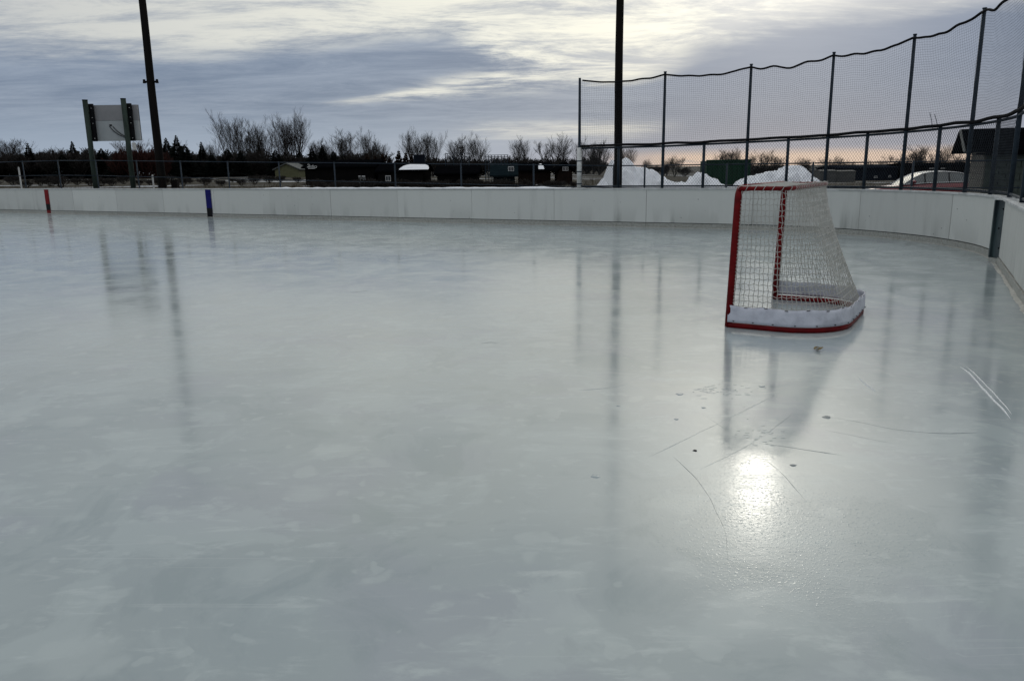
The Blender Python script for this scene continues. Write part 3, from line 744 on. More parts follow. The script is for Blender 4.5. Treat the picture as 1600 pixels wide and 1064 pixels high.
mb = MB(); mb.box(((-16.50-14.78)/2, yb+0.06, 3.81), (0.86, 0.055, 0.295)); mb.build('upper_back_panel', 'sign_grey', scb, SL)
mb = MB(); mb.box(((-16.50-14.78)/2, yb+0.06, 3.115), (0.86, 0.055, 0.390)); mb.build('lower_back_panel', 'sign_light', scb, SL)
mb = MB(); mb.box(((-16.50-14.78)/2, yb+0.07, 3.511), (0.862, 0.05, 0.005)); mb.build('seam', 'rope', scb, SL)
mb = MB(); mb.box(((-16.50-14.78)/2, yb+0.13, 3.42), (0.87, 0.014, 0.69)); mb.build('front_face', 'sign_face', scb, SL)
for dx in (0.0, 0.13):
    pts = [(-15.95+dx, yb-0.01, 3.28), (-15.80+dx*1.1, yb-0.03, 3.10), (-15.60+dx, yb-0.03, 2.95), (-15.40+dx*0.7, yb-0.03, 2.87), (-15.27+dx*0.4, yb-0.05, 2.70), (-15.20, sy0-0.09, 2.5)]
    mb = MB(); mb.tube(pts, 0.016, 6); mb.build('cable', 'cable', scb, SL, True)
mb = MB(); mb.box((-15.90, yb-0.01, 3.33), (0.045, 0.02, 0.03)); mb.build('cable_gland', 'rope', scb, SL)
mb = MB(); mb.box((sx1+0.22, sy0-0.0, 2.50), (0.055, 0.05, 0.14)); mb.build('control_box', 'trim_white', scb, SL)

# ------------------------------------------------------------------ long rail fence beyond the boards
rf = thing('rail_fence', 'weathered steel rail fence running behind the far boards', 'fence', tuple(P(-30, NF+1.5, -0.35)))
RO = tuple(rf.location)
def rz(a): return 1.98 - 0.52*min(1, max(0, (a+30)/23.0))
def rp(a, z): return P(a, NF+1.5, z)
aa = [-52+2.35*i for i in range(20)]
aa = [a for a in aa if a < -7.3]+[-6.5, -4.4, -2.4, -0.3, 1.8, 3.9, 6.0]
for a in aa:
    mb = MB(); p = rp(a, 0); mb.tube([(p.x, p.y, -0.5), (p.x, p.y, rz(a)+0.03)], 0.024, 7); mb.build('post', 'galv', rf, RO, True)
for dz, r in ((0, 0.017), (0.60, 0.015)):
    for i in range(len(aa)-1):
        mb = MB(); mb.tube([rp(aa[i]+0.033, rz(aa[i])-dz*0.95), rp(aa[i+1]-0.033, rz(aa[i+1])-dz*0.95)], r, 6); mb.build('rail', 'galv', rf, RO, True)
# stakes
for px, yt, D, lb in ((38, 262, 36, 'thin white marker stake in the dry grass away from the scoreboard'), (213.5, 268, 36, 'thin white marker stake beside the scoreboard post'), (245, 274, 34, 'short white marker stake at the foot of the crossarm light pole')):
    x = colx(px, D); zt = hz(px, yt, D); mb = MB(); mb.box((x, D, (zt-0.4)/2), (0.028, 0.02, (zt+0.4)/2)); mb.box((x, D, zt+0.012), (0.02, 0.014, 0.012))
    tag(mb.build('marker_stake', 'trim_white', org=(x, D, -0.4)), lb, 'stake')

# ------------------------------------------------------------------ snow piles
def snow_pile(prof, D, depth, seed, label):
    """prof: list of (x, z) crest points; depth = half width front to back"""
    xs_ = [p[0] for p in prof]; x0, x1 = xs_[0], xs_[-1]; nx, ny = 150, 60; rws = []
    def crest(x):
        for i in range(len(prof)-1):
            if prof[i][0] <= x <= prof[i+1][0]:
                t = (x-prof[i][0])/(prof[i+1][0]-prof[i][0]); return prof[i][1]+(prof[i+1][1]-prof[i][1])*t
        return prof[-1][1]
    for j in range(ny+1):
        v = -1+2*j/ny; row = []
        for i in range(nx+1):
            x = x0+(x1-x0)*i/nx; g_ = ground_z(x, D); c = crest(x)-g_
            w = max(0.0, 1-abs(v)**2.2)
            lump = noise.fractal(Vector((x*2.3+seed, v*depth*2.3, seed)), 0.9, 2.1, 4)
            lump2 = noise.noise(Vector((x*6+seed, v*depth*6, 3)))
            z = g_-0.05+c*w+(0.19*lump+0.12*max(0, lump2)+0.05*noise.cell(Vector((x*7, v*depth*7, seed))))*min(1, c*w*2)*min(1.0, 0.35+abs(v)*1.6)
            row.append((x, D+v*depth, z))
        rws.append(row)
    mb = MB(); mb.grid(rws); o = mb.build('snow_pile', 'snow', org=((x0+x1)/2, D, ground_z((x0+x1)/2, D)), smooth=False)
    return tag(o, label, 'snow pile', 'ploughed snow piles behind the netting fence')
D = 24.0
prof = [(colx(px, D), hz(px, y, D)) for px, y in ((925, 298), (945, 287), (953, 278), (958, 262), (963, 250), (976, 247), (990, 249), (997, 256), (1004, 259), (1018, 263), (1033, 267), (1046, 277), (1062, 284), (1075, 284), (1087, 279), (1097, 270), (1104, 268), (1116, 273), (1132, 284), (1150, 293), (1175, 300))]
snow_pile(prof, D, 1.9, 2.0, 'lumpy white snow pile with two humps beside the light pole')
D = 22.0
prof = [(colx(px, D), hz(px, y, D)) for px, y in ((1120, 300), (1150, 291), (1168, 281), (1185, 272), (1205, 268), (1222, 266), (1232, 260), (1248, 257), (1262, 258), (1268, 266), (1280, 278), (1294, 288), (1320, 300))]
snow_pile(prof, D, 1.7, 8.0, 'lumpy white snow pile with a single peak behind the goal')

# ------------------------------------------------------------------ green container
D = 60.0; x0, x1 = colx(1112, D), colx(1181, D); zt, zb = hz(1145, 251.5, D), ground_z(colx(1145, D), D)
ct = thing('waste_container', 'dark green steel container standing beyond the snow piles', 'container', ((x0+x1)/2, D, zb)); CL = tuple(ct.location)
mb = MB(); mb.box(((x0+x1)/2, D+1.0, (zt+zb)/2), ((x1-x0)/2, 1.0, (zt-zb)/2)); mb.build('body', 'container_green', ct, CL)
k = 9
for i in range(k):
    x = x0+(x1-x0)*(i+0.5)/k; mb = MB(); mb.box((x, D-0.04, (zt+zb)/2), (0.05, 0.04, (zt-zb)/2-0.06)); mb.build('rib', 'container_green', ct, CL)
mb = MB(); mb.box(((x0+x1)/2, D-0.02, zt+0.03), ((x1-x0)/2+0.05, 0.08, 0.05)); mb.build('top_rim', 'container_green', ct, CL)

# ------------------------------------------------------------------ car parked behind the corner
def make_car(loc, rotz, label):
    t = thing('parked_car', label, 'car', loc); t.rotation_euler.z = rotz
    L2, Wd = 2.25, 0.88
    # body: cross-sections along x (front = -x)
    xs_ = [-2.25, -2.15, -1.8, -1.2, -0.75, 0, 0.9, 1.6, 2.0, 2.18, 2.25]
    topz = [0.62, 0.72, 0.80, 0.88, 0.93, 0.98, 1.01, 1.02, 0.99, 0.92, 0.72]
    wid = [0.62, 0.74, 0.82, 0.87, 0.88, 0.88, 0.88, 0.87, 0.84, 0.78, 0.68]
    mb = MB(); rws = []
    for x, z, w in zip(xs_, topz, wid):
        rws.append([(x, -w*0.90, 0.24), (x, -w, 0.42), (x, -w, z*0.70), (x, -w*0.965, z*0.93), (x, -w*0.84, z), (x, 0, z+0.025), (x, w*0.84, z), (x, w*0.965, z*0.93), (x, w, z*0.70), (x, w, 0.42), (x, w*0.90, 0.24)])
    mb.grid(rws, closed=True)
    for r in (rws[0], rws[-1]):
        k = len(mb.v); mb.v += [tuple(p) for p in r]; mb.f.append(tuple(range(k, k+len(r)))); mb.mi.append(0)
    mb.build('body', 'car_red', t, smooth=True)
    # cabin outline (side): windscreen base, roof front, roof rear, rear base
    cab = [(-1.12, 0.90), (-0.72, 1.18), (-0.30, 1.38), (0.05, 1.45), (0.6, 1.465), (1.2, 1.42), (1.65, 1.30), (2.02, 1.02)]
    mb = MB(); rws = []
    for x, z in cab:
        k = (z-0.9)/0.56; w = 0.80-0.20*k
        rws.append([(x, -w, z-0.015), (x, -w*0.75, z+0.012*k), (x, 0, z+0.03*k), (x, w*0.75, z+0.012*k), (x, w, z-0.015)])
    mb.grid(rws[2:7]); mb.build('roof', 'car_roof', t, smooth=True)
    mb = MB(); mb.grid(rws[:3]); mb.build('windscreen', 'car_glass', t, smooth=True)
    mb = MB(); mb.grid(rws[6:]); mb.build('rear_window', 'car_glass', t, smooth=True)
    for sg in (-1, 1):
        segs = [(0, 2.3), (2.38, 4.3), (4.38, 6.4)]
        def side(u):
            i = min(6, int(u)); f = u-i; x = cab[i][0]+(cab[i+1][0]-cab[i][0])*f; z = cab[i][1]+(cab[i+1][1]-cab[i][1])*f
            k = (z-0.9)/0.56; return (x, z-0.03, 0.80-0.20*k)
        for a0, a1 in segs:
            mb = MB(); lo = []; hi = []
            for k in range(9):
                u = a0+(a1-a0)*k/8; x, z, w = side(u); hi.append((x, sg*w, z)); lo.append((x, sg*0.80, 0.97))
            mb.grid([lo, hi]); mb.build('side_window', 'car_glass', t, smooth=True)
        mb = MB(); pts = [(cab[i][0], sg*(0.80-0.20*(cab[i][1]-0.9)/0.56+0.006), cab[i][1]-0.012) for i in range(8)]; mb.tube(pts, 0.020, 6); mb.build('roof_rail', 'car_chrome', t, smooth=True)
        mb = MB(); mb.tube([(-1.05, sg*0.83, 0.93), (0, sg*0.835, 0.985), (1.2, sg*0.83, 1.02), (1.7, sg*0.82, 1.03)], 0.016, 6); mb.build('belt_trim', 'car_chrome', t, smooth=True)
        mb = MB(); mb.tube([(-0.70, sg*0.86, 0.98), (-0.72, sg*0.98, 1.04), (-0.66, sg*1.04, 1.04)], [0.04, 0.085, 0.06], 8); mb.build('wing_mirror', 'car_red', t, smooth=True)
        mb = MB(); mb.tube([(-2.20, sg*0.55, 0.66), (-2.12, sg*0.60, 0.68)], [0.08, 0.10], 10); mb.build('headlight', 'lamp_glass', t)
        for xw in (-1.35, 1.35):
            mb = MB(); mb.tube([(xw, sg*0.70, 0.31), (xw, sg*0.90, 0.31)], 0.31, 20); wh = mb.build('wheel', 'rubber', t)
            mb = MB(); mb.tube([(xw, sg*0.895, 0.31), (xw, sg*0.91, 0.31)], 0.20, 16); mb.build('rim', 'car_chrome', wh)
        for u in (2.34, 4.34):
            x, z, w = side(u); mb = MB(); mb.tube([(x, sg*0.803, 0.97), (x, sg*(w+0.003), z)], 0.028, 6); mb.build('pillar', 'rubber', t)
    return t
D = 35.0
make_car((colx(1453, D), D, ground_z(colx(1453, D), D)), radians(-8), 'dark red car parked behind the rink corner beside the shed')

# ------------------------------------------------------------------ rink shed on the right
D = 26.0
c0 = Vector((colx(1548, 26.0), 26.0, 0)); cb = Vector((colx(1527, 29.2), 29.2, 0))
gw = (cb-c0).normalized(); lw = Vector((gw.y, -gw.x, 0)); Gw = (cb-c0).length; Lw = 8.0
gz = ground_z(c0.x, c0.y); hx, hy = c0.x, c0.y
sh = thing('rink_shed', 'low gable roofed block shed with dark roof beside the end boards', 'building', (hx, hy, gz)); HL = tuple(sh.location)
ze = hz(1531, 236, D); UPV = Vector((0, 0, 1))
def shp(u, v, z): p = c0+lw*u+gw*v; return Vector((p.x, p.y, z))
bh = 0.2; nz = int((ze-gz)/bh)+1
mb = MB(); mb.box(shp(Lw/2, Gw/2, (gz+ze)/2), (Lw/2-0.03, Gw/2-0.03, (ze-gz)/2), (lw, gw, UPV)); mb.build('core_wall', 'block_green', sh, HL)
for r in range(nz):
    z0 = gz+r*bh; z1 = min(ze, z0+bh-0.010)
    if z1-z0 < 0.05: continue
    for wall, dv, nv_, lim, m_b in (('long', lw, -gw, 3.2, 'block_green'), ('gable', gw, -lw, Gw, 'block_grey')):
        u = 0.0 if r % 2 else -0.2
        while u < lim:
            a0, a1 = max(0.0, u), min(u+0.39, lim) if wall == 'gable' else u+0.39
            if a1-a0 > 0.06:
                q = c0+dv*((a0+a1)/2)+Vector((0, 0, (z0+z1)/2))+nv_*(0.012 if wall == 'long' else 0.014)
                mb = MB(); mb.box(q, ((a1-a0)/2-0.004, 0.035, (z1-z0)/2), (dv, nv_, UPV)); mb.build('block', m_b, sh, HL)
            u += 0.4
# roof: ridge along lw
nrm = Vector((lw.y, -lw.x, 0)); rg = Gw/2
zr = hz(1518, 202.5, D); ov = 0.62; eo = 0.25
def rp3(u, v, z): p = c0+lw*u-nrm*v; return Vector((p.x, p.y, z))
rfz = ze+0.04
for v0, v1, z0, z1, nm in ((-eo, rg, rfz-0.10, zr, 'front'), (Gw+eo, rg, rfz-0.10, zr, 'back')):
    mb = MB(); a0, a1, a2, a3 = rp3(-ov, v0, z0), rp3(Lw+ov, v0, z0), rp3(Lw+ov, v1, z1), rp3(-ov, v1, z1)
    up = Vector((0, 0, 0.07)); mb.grid([[a0, a1, a2, a3], [a0+up, a1+up, a2+up, a3+up]], closed=True); k = len(mb.v)
    mb.v += [tuple(p) for p in (a0, a1, a2, a3, a0+up, a1+up, a2+up, a3+up)]; mb.f += [(k, k+1, k+2, k+3), (k+4, k+7, k+6, k+5)]; mb.mi += [0, 0]
    ro = mb.build('roof', 'roof_dark', sh, HL)
    for i in range(14):
        f = (i+0.5)/14; mb = MB(); q0, q1 = a0.lerp(a3, f)+up*1.05, a1.lerp(a2, f)+up*1.05; mb.tube([q0, q1], 0.010, 4); mb.build('shingle_course', 'roof_dark', ro, HL)
    mb = MB(); mb.tube([a0+Vector((0, 0, 0.02))-lw*0.02, a3+Vector((0, 0, 0.02))-lw*0.02], 0.055, 4); mb.build('barge_board', 'roof_grey' if nm == 'front' else 'roof_dark', sh, HL)
mb = MB(); k0 = [rp3(-0.02, 0, ze), rp3(-0.02, Gw, ze), rp3(-0.02, rg, zr-0.04)]; k1 = [p+lw*0.06 for p in k0]
mb.grid([k0, k1], closed=True); mb.v += [tuple(p) for p in k0+k1]; k = len(mb.v)-6; mb.f += [(k, k+1, k+2), (k+5, k+4, k+3)]; mb.mi += [0, 0]; mb.build('gable', 'roof_dark', sh, HL)
mb = MB(); mb.box((rp3(Lw/2, -0.12, ze-0.10)), (Lw/2+0.3, 0.12, 0.03), (lw, nrm, Vector((0, 0, 1)))); mb.build('soffit', 'roof_dark', sh, HL)

# ------------------------------------------------------------------ far houses and sheds
def house(px0, px1, ywall, yridge, D, depth, wallm, roofm, label, ridge='x', wins=(), name='house', cat='building', snow=None, over=0.35):
    x0, x1 = colx(px0, D), colx(px1, D); cx = (x0+x1)/2; gz = ground_z(cx, D)-0.1; zw, zr = hz(px0, ywall, D), hz(px0, yridge, D)
    t = thing(name, label, cat, (cx, D, gz)); L = tuple(t.location)
    mb = MB(); mb.box((cx, D+depth/2, (gz+zw)/2), ((x1-x0)/2, depth/2, (zw-gz)/2)); mb.build('wall', wallm, t, L)
    mb = MB(); e = over; th = 0.18
    if ridge == 'x':
        prof = [(D-e, zw-0.05), (D+depth/2, zr), (D+depth+e, zw-0.05), (D+depth+e, zw-0.05+th), (D+depth/2, zr+th), (D-e, zw-0.05+th)]
        r0_ = [(x0-e, y, z) for y, z in prof]; r1_ = [(x1+e, y, z) for y, z in prof]
    else:
        prof = [(x0-e, zw-0.05), (cx, zr), (x1+e, zw-0.05), (x1+e, zw-0.05+th), (cx, zr+th), (x0-e, zw-0.05+th)]
        r0_ = [(x, D-e, z) for x, z in prof]; r1_ = [(x, D+depth+e, z) for x, z in prof]
    mb.grid([r0_, r1_], closed=True)
    for r in (r0_, r1_):
        k = len(mb.v); mb.v += r; mb.f += [(k, k+1, k+4, k+5), (k+1, k+2, k+3, k+4)]; mb.mi += [0, 0]
    rf_ = mb.build('roof', roofm, t, L)
    mb = MB()
    if ridge == 'x': tri = [[(x, D, zw), (x, D+depth, zw), (x, D+depth/2, zr)] for x in (x0, x1)]
    else: tri = [[(x0, y, zw), (x1, y, zw), (cx, zr and y, zr)] for y in (D, D+depth)]
    for tr in tri:
        k = len(mb.v); mb.v += tr; mb.f.append((k, k+1, k+2)); mb.mi.append(0)
    mb.build('gable', wallm, t, L)
    for (wx, wy, ww, wh) in wins:
        xx = colx(wx, D); z_ = hz(wx, wy, D); w_, h_ = ww/1215*D/2, wh/1215*D/2
        mb = MB(); mb.box((xx, D-0.05, z_), (w_, 0.05, h_)); f = mb.build('window', 'trim_white', t, L)
        for sg in (-1, 1):
            mb = MB(); mb.box((xx+sg*w_*0.46, D-0.11, z_), (w_*0.36, 0.02, h_*0.74)); mb.build('pane', 'glass_dark', f, L)
    if snow:
        mb = MB(); rws = []
        for j in range(7):
            v = j/6; row = []
            for i in range(15):
                u = i/14; k = sqrt(max(0, 1-(2*u-1)**2)); yy = D-e+0.15+(depth/2*0.8)*v*(0.25+0.75*k); xx = colx(snow[0], D)+(colx(snow[1], D)-colx(snow[0], D))*u
                zz = zw-0.05+th+(zr-zw+0.05)*(yy-D+e)/(depth/2+e)+0.05+0.16*k*(1-abs(2*v-1)**2)*(1+0.3*noise.noise(Vector((u*5, v*3, D))))
                row.append((xx, yy, zz))
            rws.append(row)
        mb.grid(rws); mb.build('snow_patch', 'snow', rf_, L, True)
    return t
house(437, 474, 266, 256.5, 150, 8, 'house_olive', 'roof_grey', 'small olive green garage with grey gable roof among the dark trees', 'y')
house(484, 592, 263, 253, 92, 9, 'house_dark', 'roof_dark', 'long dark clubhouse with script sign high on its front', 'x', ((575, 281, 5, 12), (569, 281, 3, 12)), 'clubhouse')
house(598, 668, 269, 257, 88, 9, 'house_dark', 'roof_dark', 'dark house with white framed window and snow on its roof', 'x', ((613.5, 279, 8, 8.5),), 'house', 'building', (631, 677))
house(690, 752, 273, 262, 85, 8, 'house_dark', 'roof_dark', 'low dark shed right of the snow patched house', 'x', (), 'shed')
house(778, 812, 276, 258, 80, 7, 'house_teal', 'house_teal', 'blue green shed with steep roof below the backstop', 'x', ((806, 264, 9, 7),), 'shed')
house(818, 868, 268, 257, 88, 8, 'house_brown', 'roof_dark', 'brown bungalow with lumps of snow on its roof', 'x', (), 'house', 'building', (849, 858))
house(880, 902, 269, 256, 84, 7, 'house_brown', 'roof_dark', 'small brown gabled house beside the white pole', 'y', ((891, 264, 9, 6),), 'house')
# script sign, white, over the clubhouse roof edge: a swash of letters with an underline
D = 91.4
sg = thing('script_sign', 'white script lettering sign with underline on the dark clubhouse', 'sign', (colx(495, D), D, hz(495, 264, D))); SGL = tuple(sg.location)
def sgp(u, v): return (colx(488+u*15, D), D-0.06-0.02*u, hz(495, 263.5-v*6.5, D))
strokes = [[(0.05, 0.92), (0.22, 1.0), (0.30, 0.86), (0.16, 0.55), (0.04, 0.35), (0.0, 0.28), (0.12, 0.28), (0.24, 0.36)],
           [(0.27, 0.62), (0.25, 0.36), (0.33, 0.34)], [(0.34, 0.62), (0.33, 0.36), (0.38, 0.60), (0.45, 0.60), (0.45, 0.36)],
           [(0.60, 0.55), (0.52, 0.58), (0.50, 0.42), (0.58, 0.38), (0.62, 0.95), (0.62, 0.36)], [(0.68, 0.48), (0.76, 0.55), (0.72, 0.62), (0.67, 0.45), (0.76, 0.36)],
           [(0.82, 0.60), (0.81, 0.36), (0.86, 0.58), (0.95, 0.56), (1.0, 0.36), (0.94, 0.12), (0.7, 0.06), (0.12, 0.0)]]
for st_ in strokes:
    mb = MB(); mb.tube([sgp(*p) for p in st_], 0.034, 5); mb.build('letter_stroke', 'trim_white', sg, SGL)
mb = MB(); mb.box(((sgp(0.12, 0)[0]+sgp(0.8, 0)[0])/2, D-0.07, sgp(0, 0.04)[2]), ((sgp(0.8, 0)[0]-sgp(0.12, 0)[0])/2, 0.03, 0.045)); mb.build('underline', 'trim_white', sg, SGL)

# ball field backstop
def backstop(px0, px1, ytop, ymid, D, n, label):
    x0, x1 = colx(px0, D), colx(px1, D); gz = ground_z((x0+x1)/2, D); t = thing('backstop_fence', label, 'fence', ((x0+x1)/2, D, gz)); L = tuple(t.location)
    zt, zm = hz(px0, ytop, D), hz(px0, ymid, D)
    for i in range(n):
        x = x0+(x1-x0)*i/(n-1); mb = MB(); mb.tube([(x, D, gz-0.2), (x, D, zt)], 0.05, 6); mb.build('post', 'galv', t, L)
    for z in (zt-0.03, zm, (gz+zm)/2):
        mb = MB(); mb.tube([(x0, D-0.02, z), (x1, D-0.02, z)], 0.035, 6); mb.build('rail', 'galv', t, L)
    mb = MB(); k = 60
    for i in range(1, k):
        x = x0+(x1-x0)*i/k; mb.tube([(x, D-0.03, gz), (x, D-0.03, zm)], 0.006, 3, False)
    o = mb.build('mesh', 'wire', t, L); o['kind'] = 'stuff'
backstop(704, 741, 240, 246, 100, 4, 'tall ball field backstop of thin posts before the bare trees')
backstop(766, 801, 242.5, 245.5, 96, 8, 'ball field backstop with closely spaced posts above the blue green shed')
D = 118; x0, x1 = colx(655, D), colx(672, D)
t = thing('screen_panel', 'blue grey windscreen panel standing between the snowy roof and bare trees', 'screen', ((x0+x1)/2, D, ground_z(0, D))); L = tuple(t.location)
mb = MB(); mb.box(((x0+x1)/2, D, hz(660, 249, D)), ((x1-x0)/2, 0.05, 0.65)); mb.build('sheet', 'trailer_dark', t, L)
for x in (x0, x1): mb = MB(); mb.tube([(x, D, ground_z(0, D)-0.1), (x, D, hz(660, 242, D))], 0.07, 6); mb.build('post', 'galv', t, L)

# low buildings and trailers far right
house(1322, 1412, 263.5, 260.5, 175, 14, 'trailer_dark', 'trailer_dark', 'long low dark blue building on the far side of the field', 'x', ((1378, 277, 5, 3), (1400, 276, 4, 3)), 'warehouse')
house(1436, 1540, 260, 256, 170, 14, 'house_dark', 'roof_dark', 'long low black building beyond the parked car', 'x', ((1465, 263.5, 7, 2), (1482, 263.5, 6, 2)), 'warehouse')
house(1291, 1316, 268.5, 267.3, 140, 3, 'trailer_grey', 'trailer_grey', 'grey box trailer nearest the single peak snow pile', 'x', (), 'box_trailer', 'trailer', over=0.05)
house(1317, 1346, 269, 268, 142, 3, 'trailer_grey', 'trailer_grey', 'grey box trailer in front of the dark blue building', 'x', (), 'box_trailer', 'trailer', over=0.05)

# ------------------------------------------------------------------ trees
def grow(seed, H, stems, spread, twist=0.11, levels=4, kids=(7, 6, 4), rmin=0.017, r0=0.15, droop=0.0):
    rd = random.Random(seed); tr, cr = MB(), MB()
    def branch(p, d, L, r, lv):
        n = 5 if lv < 2 else 3; pts = [p.copy()]; rad = [r]; q = p.copy(); dd = d.copy()
        for i in range(n):
            dd = (dd + Vector((rd.gauss(0, twist), rd.gauss(0, twist), rd.gauss(0.15, twist*0.6)-droop))).normalized()
            q = q + dd*(L/n); pts.append(q.copy()); rad.append(max(rmin*0.7, r*(1-0.75*(i+1)/n)))
        (tr if lv < 1 else cr).tube(pts, rad, 5 if lv == 0 else 3, False)
        if lv >= levels-1: return
        k = kids[min(lv, len(kids)-1)]
        for i in range(k):
            f = 0.22+0.75*(i+rd.random())/k if lv else 0.16+0.8*(i+rd.random())/k
            u = f*n; j = min(n-1, int(u)); pp = pts[j].lerp(pts[j+1], u-j); dv = (pts[j+1]-pts[j]).normalized()
            a = rd.uniform(0, 2*pi); side = dv.orthogonal(); side.rotate(Matrix.Rotation(a, 3, dv)); an = rd.uniform(0.32, 0.66)
            nd = (dv*cos(an)+side*sin(an)+Vector((0, 0, 0.30))).normalized()
            branch(pp, nd, L*rd.uniform(0.44, 0.72)*(1.18-0.6*f), max(rmin, rad[j]*0.55), lv+1)
    for s_ in range(stems):
        a = 2*pi*s_/stems+rd.uniform(-0.4, 0.4); t = spread*(rd.uniform(0.15, 1.0))
        d = Vector((sin(t)*cos(a), sin(t)*sin(a), cos(t)))
        branch(Vector((0.15*cos(a), 0.15*sin(a), -0.2)), d, H*rd.uniform(0.66, 0.84), r0*rd.uniform(0.8, 1.15), 0)
    return tr, cr
def proto(name, seed, H, bark, twig, **kw):
    tr, cr = grow(seed, H, **kw); t = bpy.data.objects.new(name, None); col.objects.link(t); zmax = max(v[2] for v in cr.v)
    tr.build('trunk', bark, t); cr.build('crown', twig, t); t['h'] = zmax; return t
TP = [proto('bare_tree', 11, 15, 'bark', 'twig', stems=6, spread=0.50, kids=(9, 7, 5)),
      proto('bare_tree', 23, 15, 'bark', 'twig', stems=5, spread=0.40, kids=(9, 7, 5)),
      proto('bare_tree', 37, 15, 'bark', 'twig', stems=7, spread=0.60, kids=(9, 7, 5)),
      proto('bare_tree', 41, 12, 'bark', 'twig', stems=4, spread=0.34, kids=(10, 8, 5)),
      proto('bare_tree', 59, 12, 'bark', 'twig', stems=2, spread=0.5, twist=0.2, kids=(11, 8, 5), r0=0.24),
      proto('bare_tree', 67, 9, 'bark_pale', 'bark_pale', stems=5, spread=0.7, kids=(9, 7, 5), twist=0.15)]
SP = [proto('bare_shrub', 71, 5, 'twig', 'twig', stems=12, spread=0.75, kids=(6, 5, 3), levels=4, rmin=0.03, r0=0.06),
      proto('bare_shrub', 83, 5, 'twig_red', 'twig_red', stems=13, spread=0.7, kids=(6, 5, 3), levels=4, rmin=0.03, r0=0.05)]
for p in TP+SP: pass
used = set()
def place(pr_, px, ytop, D, wide, label, cat, group, rot, gz=None):
    t = pr_ if pr_.name not in used else copy_tree(pr_)
    used.add(pr_.name)
    x = colx(px, D); g_ = ground_z(x, D) if gz is None else gz; s = (hz(px, ytop, D)-g_)/pr_['h']
    t.location = (x, D, g_); wide *= 1.28 if cat == 'tree' else 1.0; t.scale = (s*wide, s*wide, s); t.rotation_euler.z = rot
    if 'h' in t.keys() and t is not pr_: del t['h']
    tag(t, label, cat, group); return t
GT_ = 'bare trees along the far treeline'
L1 = 'bare deciduous tree rising above the dark evergreens on the far treeline'
rd = random.Random(77)
for k, px, yt, D, w, lb in ((0, 374, 172, 178, 0.85, 'tall bare tree with fan of limbs above the dark evergreens'), (1, 427, 178, 182, 0.75, 'slim bare tree between two tall fan shaped bare trees'), (2, 470, 167, 176, 0.80, 'tallest broad bare tree above the olive garage'), (1, 450, 176, 190, 0.7, L1),
                          (3, 406, 196, 195, 1.0, L1), (3, 545, 199, 185, 1.1, 'narrow bare tree behind the clubhouse roof'), (1, 586, 196, 190, 0.8, 'upright bare tree beside the narrow bare tree behind the clubhouse'), (2, 655, 195, 175, 0.9, 'broad rounded bare tree above the snow patched house'), (0, 684, 203, 186, 0.7, L1),
                          (3, 724, 210, 170, 1.2, 'small bare tree inside the backstop posts'), (1, 757, 203, 168, 0.95, 'bare tree between the two backstops'), (0, 822, 211, 170, 0.85, 'bare tree left of the crooked bare tree by the brown bungalow'), (4, 858, 206, 160, 0.95, 'crooked dark bare tree behind the brown bungalow'), (4, 880, 210, 172, 0.8, 'bare tree spreading behind the white pole'), (1, 917, 210, 170, 0.8, L1),
                          (3, 944, 216, 175, 1.0, L1), (0, 935, 222, 190, 0.8, L1), (0, 26, 209, 180, 1.25, 'rounded bare tree at the end of the hedge'), (0, 8, 218, 190, 1.0, L1), (2, 90, 226, 190, 0.9, L1), (0, 340, 218, 190, 0.8, L1), (3, 505, 214, 195, 1.0, L1), (1, 522, 214, 190, 0.8, L1),
                          (5, 215, 216, 185, 0.9, L1), (5, 275, 219, 190, 0.9, L1), (3, 600, 216, 200, 1.2, L1), (5, 985, 228, 200, 0.9, L1)):
    place(TP[k], px, yt, D, w, lb, 'tree', GT_, rd.uniform(0, 6))
GR = 'small bare trees on the horizon beyond the container'
L2 = 'small bare tree on the peach coloured horizon beyond the fence'
for k, px, yt, D, w, lb in ((2, 1062, 240, 180, 1.1, 'dense round bare tree on the horizon between the snow humps'), (2, 1050, 246, 190, 1.0, L2), (3, 1018, 247, 220, 1.0, L2), (3, 1140, 231, 210, 1.2, L2), (0, 1155, 228, 215, 0.9, L2), (1, 1180, 234, 220, 0.8, L2), (3, 1206, 232, 215, 1.1, L2), (0, 1225, 240, 220, 0.9, L2),
                          (2, 1266, 242, 200, 1.3, 'dark rounded bare tree above the single peak snow pile'), (2, 1311, 240, 190, 1.35, 'dark rounded bare tree above the grey box trailers'), (2, 1330, 247, 200, 1.1, L2), (5, 1374, 248, 210, 1.2, L2), (5, 1438, 232, 190, 1.2, 'wide bare tree beyond the windscreen end of the car'), (5, 1468, 224, 185, 1.2, 'taller wide bare tree beyond the car roof'), (5, 1517, 238, 185, 1.3, 'pale bare tree seen under the shed eave'), (5, 1410, 240, 205, 1.0, L2)):
    place(TP[k], px, yt, D, w, lb, 'tree', GR, rd.uniform(0, 6))
